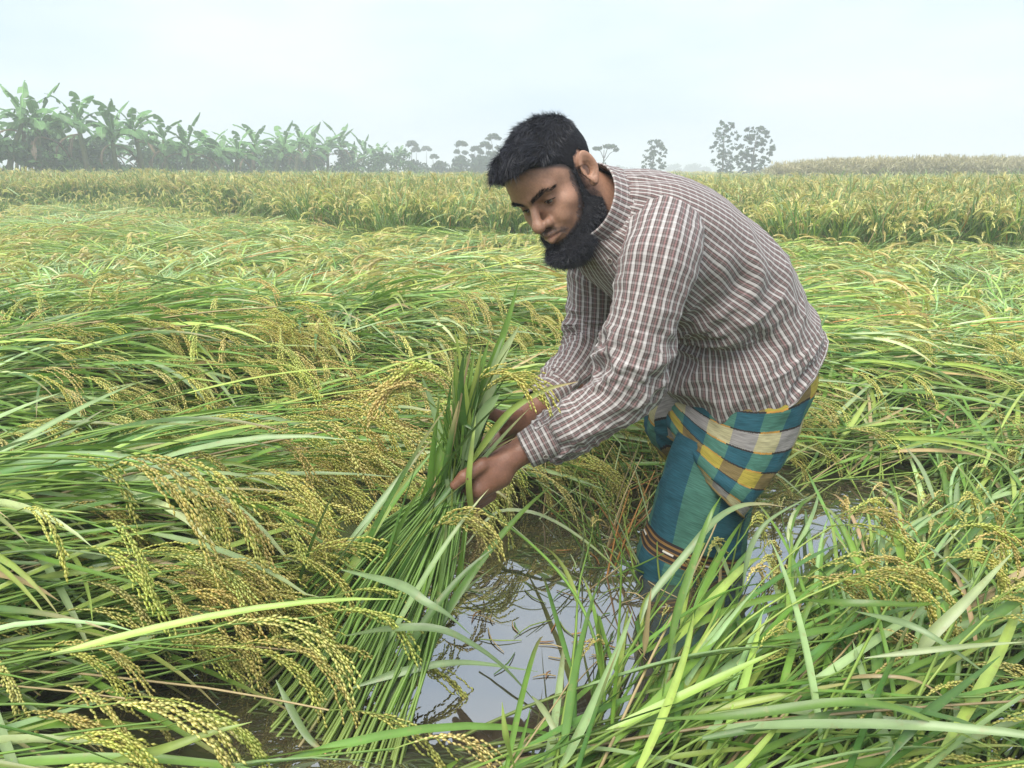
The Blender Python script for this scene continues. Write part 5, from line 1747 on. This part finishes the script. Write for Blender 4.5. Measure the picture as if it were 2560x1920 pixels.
# ================================================================== BACKGROUND PLANTS
m_ban = tinted('banana_leaf', rough=0.5, spec=0.4, transl=0.25, noise=0.12, nscale=4, hue_rand=0.12)
m_trunk = tinted('bark', rough=0.8, spec=0.2, noise=0.25, nscale=6)
m_fol = tinted('foliage', rough=0.6, spec=0.3, transl=0.2, noise=0.15, nscale=3, hue_rand=0.15)
def banana_leaf(r, L, el, droop, tear, W=0.72, col=(0.13, 0.27, 0.075)):
    n = 26
    t = np.linspace(0, 1, n)
    e = el - droop * t ** 1.4
    dx, dz_ = np.cos(e) * L / n, np.sin(e) * L / n
    path = np.stack([np.cumsum(dx), 0.06 * np.sin(t * 3 + r.uniform(0, 6)), np.cumsum(dz_)], 1)
    tg = norm(np.gradient(path, axis=0)); side = np.array([0, 1.0, 0]); up = np.cross(tg, side) * -1
    up = np.cross(side, tg) * -1
    mb = MB()
    v, f, _ = tube(path, np.linspace(0.035, 0.008, n), 4, cap=False)
    mb.add(v, f, np.array(col) * 1.9)
    w = W * 0.5 * np.clip(t - 0.08, 0, 1) ** 0.35 * (1 - t ** 4) ** 0.7 * (t > 0.10)
    c = np.array(col)
    for sd in (-1, 1):
        i = 2
        while i < n - 1:
            k = int(r.integers(1, 5)) if r.random() < tear else int(r.integers(4, 9))
            j = min(i + k, n - 1)
            hang = r.uniform(0.05, 0.35) + (r.uniform(0.2, 0.8) if r.random() < tear else 0)
            inner, outer = [], []
            for q in range(i, j + 1):
                inner.append(path[q])
                outer.append(path[q] + side * sd * w[q] * math.cos(hang) + np.array([0, 0, -1.0]) * w[q] * math.sin(hang) + up[q] * 0.03 + tg[q] * w[q] * 0.25)
            if k > 1 and r.random() < tear: outer[-1] = outer[-1] * 0.6 + outer[-2] * 0.4
            V = np.concatenate([inner, outer]); m = len(inner); a = np.arange(m - 1)
            mb.add(V, np.stack([a, a + 1, a + 1 + m, a + m], 1), c * r.uniform(0.8, 1.25))
            i = j
    return mb
rb = np.random.default_rng(77)
ban_up = [banana_leaf(rb, rb.uniform(1.7, 2.2), rb.uniform(1.1, 1.4), rb.uniform(0.5, 1.3), 0.5).data('banana_leaf_up%d' % i, m_ban) for i in range(5)]
ban_out = [banana_leaf(rb, rb.uniform(1.7, 2.3), rb.uniform(0.6, 1.0), rb.uniform(1.6, 2.4), 0.7, col=(0.12, 0.25, 0.075)).data('banana_leaf_out%d' % i, m_ban) for i in range(7)]
ban_dead = [banana_leaf(rb, rb.uniform(1.2, 1.6), rb.uniform(-0.2, 0.3), rb.uniform(1.4, 1.9), 0.9, 0.3, (0.16, 0.12, 0.07)).data('banana_leaf_dead%d' % i, m_ban) for i in range(3)]
def banana(px, top, D, lab, r):
    base = np.array([(px - 1280) / FPX * D * math.cos(PITCH) * 1.04, D, -0.05])
    H = 1.0 + (428 - top) / FPX * D * 1.05
    hs = max(H - 1.85, 0.5)
    o = empty('banana_plant', base, r.uniform(0, 6.28), label=lab, category='banana plant', group='banana plants along the field edge')
    lean = r.normal(0, 0.10, 2) * hs
    pth = np.array([[0, 0, 0], [lean[0] * 0.3, lean[1] * 0.3, hs * 0.5], [lean[0], lean[1], hs]])
    v, f, _ = tube(pth, [0.13, 0.11, 0.07], 8, cap=False, n=8)
    mb = MB(); mb.add(v, f, np.repeat(np.linspace([0.13, 0.10, 0.06], [0.12, 0.17, 0.06], 8), 8, 0)); obj('pseudostem', mb.data('pseudostem', m_trunk), o)
    k0 = r.uniform(0, 6.28)
    for k in range(13):
        me = ban_up[r.integers(0, 5)] if k < 4 else ban_out[r.integers(0, 7)]
        q = obj('leaf', me, o); q.location = (lean[0], lean[1], hs - 0.04 * k); q.rotation_euler = (r.normal(0, 0.12), r.normal(0, 0.08), k0 + k * 2.4)
        s_ = r.uniform(0.7, 1.0); q.scale = (s_, s_, s_)
    for k in range(2):
        q = obj('dead_leaf', ban_dead[r.integers(0, 3)], o); q.location = (lean[0] * 0.8, lean[1] * 0.8, hs * 0.82); q.rotation_euler = (0, 0, r.uniform(0, 6.28))
BAN = [(-20, 232, 31), (60, 196, 31), (140, 214, 32), (20, 262, 34), (195, 258, 36), (262, 214, 34), (330, 246, 35), (395, 240, 36), (450, 268, 38), (505, 285, 39), (560, 298, 41), (610, 304, 43), (655, 292, 45), (705, 302, 47), (757, 290, 49), (800, 310, 52), (838, 312, 54), (880, 306, 56), (920, 330, 60), (962, 340, 62), (998, 352, 66), (100, 275, 36), (300, 285, 40), (480, 315, 45), (580, 320, 48), (740, 330, 55)]
ones_ = ['first', 'second', 'third', 'fourth', 'fifth', 'sixth', 'seventh', 'eighth', 'ninth']
order = ['first', 'second', 'third', 'fourth', 'fifth', 'sixth', 'seventh', 'eighth', 'ninth', 'tenth', 'eleventh', 'twelfth', 'thirteenth', 'fourteenth', 'fifteenth', 'sixteenth', 'seventeenth', 'eighteenth', 'nineteenth', 'twentieth', 'twenty-first', 'twenty-second', 'twenty-third', 'twenty-fourth', 'twenty-fifth', 'twenty-sixth', 'twenty-seventh', 'twenty-eighth', 'twenty-ninth', 'thirtieth'] + ['thirty-' + o_ for o_ in ones_] + ['fortieth'] + ['forty-' + o_ for o_ in ones_]
for k in range(20):
    px = rb.uniform(-30, 980); BAN.append((round(px), round(np.interp(px, [0, 250, 500, 1000], [285, 290, 325, 362]) + rb.uniform(-22, 18)), round(np.interp(px, [0, 1000], [31, 62]) + rb.uniform(-1, 3), 1)))
BAN.sort()
for i, (px, top, D) in enumerate(BAN):
    banana(px, top, D, 'torn leaved banana plant, %s from the left in the row' % order[i], rb)

def leaf_cloud(r, blobs, n, size, col, aspect=0.55):
    """small leaf faces spread through overlapping blobs (x,y,z,rx,ry,rz)"""
    blobs = np.array(blobs, float)
    wv = blobs[:, 3] * blobs[:, 4] * blobs[:, 5]; k = r.choice(len(blobs), n, p=wv / wv.sum())
    d = norm(r.normal(size=(n, 3))); rad = r.random(n) ** 0.45
    p = blobs[k, :3] + d * rad[:, None] * blobs[k, 3:6]
    a = norm(r.normal(size=(n, 3)) + d * 0.4); b_ = norm(np.cross(a, r.normal(size=(n, 3))))
    s = size * r.uniform(0.6, 1.4, (n, 1))
    V = np.stack([p - a * s, p - b_ * s * aspect, p + a * s, p + b_ * s * aspect], 1).reshape(-1, 3)
    F = np.arange(4 * n).reshape(-1, 4)
    c = np.array(col) * r.uniform(0.7, 1.3, (n, 1))
    return V, F, np.repeat(c, 4, 0)

def tree(name, px, basepx, top, D, label, r, lobes, group, leafs=1500, size=0.13, col=(0.05, 0.09, 0.045), cat='tree', trunk_r=0.09, limbs=True):
    """lobes: (dx, z fraction, radius x, radius z) in units of the tree height"""
    X = (px - 1280) / FPX * (D * math.cos(PITCH)) * 1.035
    H = 1.0 + (428 - top) / FPX * D * 1.05
    o = empty(name, (X, D, -0.05), 0, label=label, category=cat, group=group)
    mb = MB(); blobs = []
    v, f, _ = tube(np.array([[0, 0, 0], [r.normal(0, 0.02) * H, 0, H * 0.4], [r.normal(0, 0.03) * H, 0, H * 0.85]]), [trunk_r, trunk_r * 0.7, trunk_r * 0.25], 6, cap=False, n=8)
    mb.add(v, f, np.array([0.09, 0.075, 0.06]))
    for dx, zf, rx, rz in lobes:
        c = np.array([dx * H, r.normal(0, 0.08) * H, zf * H])
        blobs.append((*c, rx * H, rx * H * 0.9, rz * H))
        if limbs:
            v, f, _ = tube(np.array([[0, 0, max(zf - 0.28, 0.1) * H], c * 0.5 + np.array([0, 0, (zf * 0.5 - 0.08) * H]), c]), [trunk_r * 0.45, trunk_r * 0.3, 0.01], 4, cap=False)
            mb.add(v, f, np.array([0.09, 0.075, 0.06]))
    obj('trunk', mb.data('trunk', m_trunk), o)
    V, F, C = leaf_cloud(r, blobs, leafs, size, col)
    m2 = MB(); m2.add(V, F, C); obj('crown', m2.data('crown', m_fol, smooth=False), o)
rt = np.random.default_rng(91)
def lobes_rand(r, n, w, z0, z1, rx, rz):
    return [(r.uniform(-w, w) * (1 - abs((k / n) - 0.45)), z0 + (z1 - z0) * (k + r.random()) / n, rx * r.uniform(0.6, 1.3), rz * r.uniform(0.6, 1.3)) for k in range(n)]
MID = 'lone trees at the middle of the horizon'
tree('leafy_tree', 1792, 440, 318, 62, 'tall thin tree, left one of the pair right of the man', rt, lobes_rand(rt, 130, 0.24, 0.18, 1.0, 0.036, 0.022), MID, 1900, 0.10, (0.05, 0.10, 0.05), limbs=False)
tree('leafy_tree', 1862, 440, 330, 60, 'broad ragged tree, right one of the pair right of the man', rt, lobes_rand(rt, 170, 0.36, 0.15, 1.0, 0.040, 0.024), MID, 2700, 0.10, (0.05, 0.10, 0.05), limbs=False)
tree('leafy_tree', 1622, 440, 358, 64, 'small ragged tree standing alone just right of the head', rt, lobes_rand(rt, 90, 0.30, 0.12, 1.0, 0.05, 0.03), MID, 1300, 0.10, limbs=False)
tree('leafy_tree', 1502, 440, 366, 64, 'umbrella crowned tree showing between ear and collar', rt, [(-0.18, 0.88, .12, .05), (0.12, .93, .17, .05), (0.28, .85, .08, .05), (0.0, .5, .06, .06), (0.03, .3, .09, .1)], MID, 700, 0.11)
PAP = 'papaya trees behind the banana row'
for i, (px, top, D, lb) in enumerate([(1040, 360, 80, 'slim papaya tree, leftmost of the papayas'), (1050, 374, 84, 'short papaya crown touching the leftmost papaya'), (1075, 372, 95, 'thin papaya with small round top, third from the left'), (1092, 390, 80, 'low papaya tree left of the lone banana leaf'),
                       (1158, 360, 75, 'full papaya tree in the middle of the far thicket'), (1192, 372, 75, 'papaya tree left of the man hair and tall one'), (1236, 344, 70, 'tallest papaya tree just left of the man head'), (1215, 362, 74, 'papaya tree between the tallest and its left neighbour')]):
    lob = [(0, 0.95, .12, .05), (-0.09, .90, .08, .035), (0.09, .90, .08, .035)]
    if i >= 4: lob += [(-0.1, .74, .08, .05), (0.1, .72, .08, .05), (0, .6, .1, .06), (-.1, .5, .08, .06), (.1, .45, .1, .06)]
    tree('papaya_tree', px, 440, top, D, lb, rt, lob, PAP, 420 if i < 4 else 900, 0.13, (0.05, 0.095, 0.045), trunk_r=0.06, limbs=False)
# thicket at the foot of bananas and papayas
SH = 'dark shrubs at the foot of the banana row'
for i in range(20):
    px = 10 + i * 52 + rt.uniform(-14, 14)
    D = np.interp(px, [0, 1000, 1100], [29.5, 60, 66])
    top = np.interp(px, [0, 500, 1000], [340, 365, 395]) + rt.uniform(-16, 16)
    tree('shrub', px, 440, top, D, 'dark leafy shrub, %s from the left under the banana row' % order[i], rt, lobes_rand(rt, 12, 0.8, 0.12, 0.9, 0.24, 0.16), SH, 1000, 0.13, (0.06, 0.13, 0.04), cat='shrub', trunk_r=0.04, limbs=False)
for i, (px, top, D) in enumerate([(1062, 402, 70), (1100, 408, 72), (1140, 398, 72), (1180, 402, 70), (1215, 396, 70), (1250, 400, 70), (1290, 405, 74)]):
    tree('shrub', px, 440, top, D, 'dark shrub, %s of the thicket left of the man head' % order[i], rt, lobes_rand(rt, 9, 0.8, 0.15, 0.9, 0.32, 0.22), 'thicket left of the head', 800, 0.16, (0.04, 0.08, 0.035), cat='shrub', trunk_r=0.05, limbs=False)
# far tree line
for i, (px, top) in enumerate([(1330, 418), (1390, 414), (1450, 415), (1540, 416), (1570, 420), (1668, 412), (1700, 418), (1715, 411), (1745, 418), (1885, 420), (1905, 416), (1935, 419), (1990, 411), (2010, 414), (2090, 420)]):
    tree('distant_tree', px, 430, top, 230, 'hazy distant tree, %s from the left on the horizon' % order[i], rt, lobes_rand(rt, 8, 0.75, 0.3, 0.9, 0.40, 0.2), 'distant trees on the horizon', 500, 0.32, (0.05, 0.085, 0.06), trunk_r=0.2, limbs=False)

# tall dry cane at the right
def cane_mesh(r, i):
    mb = MB()
    for k in range(9):
        x, y = r.normal(0, 0.35, 2); H = r.uniform(1.25, 1.6)
        v, f, _ = tube(np.array([[x, y, 0], [x + r.normal(0, .05), y, H * .6], [x + r.normal(0, .1), y, H]]), [0.012, 0.010, 0.006], 3, cap=False)
        mb.add(v, f, np.array([0.36, 0.31, 0.17]))
        n = 7; z = r.uniform(0.35, 0.95, n) * H; a = r.uniform(0, 6.28, n)
        v, f, c = leaves(r, np.stack([np.full(n, x), np.full(n, y), z], 1), np.stack([np.cos(a), np.sin(a), np.full(n, 1.2)], 1), r.uniform(0.35, 0.6, n), r.uniform(0.03, 0.05, n), r.uniform(1.5, 3.5, n), np.array([[0.36, 0.34, 0.17]]) * r.uniform(0.75, 1.2, (n, 1)), 4)
        mb.add(v, f, c)
        v, f, c = leaves(r, np.tile([[x, y, H]], (4, 1)), r.normal(0, 0.4, (4, 3)) + [0, 0, 1.2], np.full(4, 0.25), np.full(4, 0.03), np.full(4, 1.0), np.tile([[0.42, 0.38, 0.2]], (4, 1)), 3)
        mb.add(v, f, c)
    return mb.data('cane%d' % i, m_leaf)
c_cane = proto_collection('cane', [cane_mesh(np.random.default_rng(900 + i), i) for i in range(5)])
n = 1500
d = rt.uniform(33, 52, n); x = rt.uniform(0, 1, n)
x = d * (0.335 + 0.42 * x) + 0.0
zs = rt.uniform(0.85, 1.08, n) * np.interp(x / d, [0.335, 0.40, 0.75], [0.76, 0.88, 0.95])
scatter_object('dry_cane', c_cane, np.stack([x, d, np.zeros(n)], 1), np.stack([rt.normal(0, .05, n), rt.normal(0, .05, n), rt.uniform(0, 6.28, n)], 1), np.stack([np.ones(n), np.ones(n), zs], 1), rt.integers(0, 5, n),
               kind='stuff', label='pale dry cane crop standing along the right horizon', category='cane')
# ================================================================== HAZE
m_haze = bpy.data.materials.new('haze')
m_haze.use_nodes = True
hn, hl = m_haze.node_tree.nodes, m_haze.node_tree.links
hn.clear()
ho = hn.new('ShaderNodeOutputMaterial'); hv = hn.new('ShaderNodeVolumePrincipled')
hv.inputs['Color'].default_value = (0.93, 0.97, 1.0, 1)
hv.inputs['Density'].default_value = 0.0072
hv.inputs['Anisotropy'].default_value = 0.0
hl.new(hv.outputs[0], ho.inputs['Volume'])
B_ = 940.0
hz_v = np.array([[sx * B_, sy * B_, sz] for sx in (-1, 1) for sy in (-1, 1) for sz in (-1.3, 9.5)])
hz_f = np.array([[0, 1, 3, 2], [4, 6, 7, 5], [0, 4, 5, 1], [2, 3, 7, 6], [0, 2, 6, 4], [1, 5, 7, 3]])
haze = obj('haze', mesh_data('haze', hz_v, hz_f, m_haze, smooth=False), None, kind='stuff', label='pale even haze hanging over the whole field', category='haze')
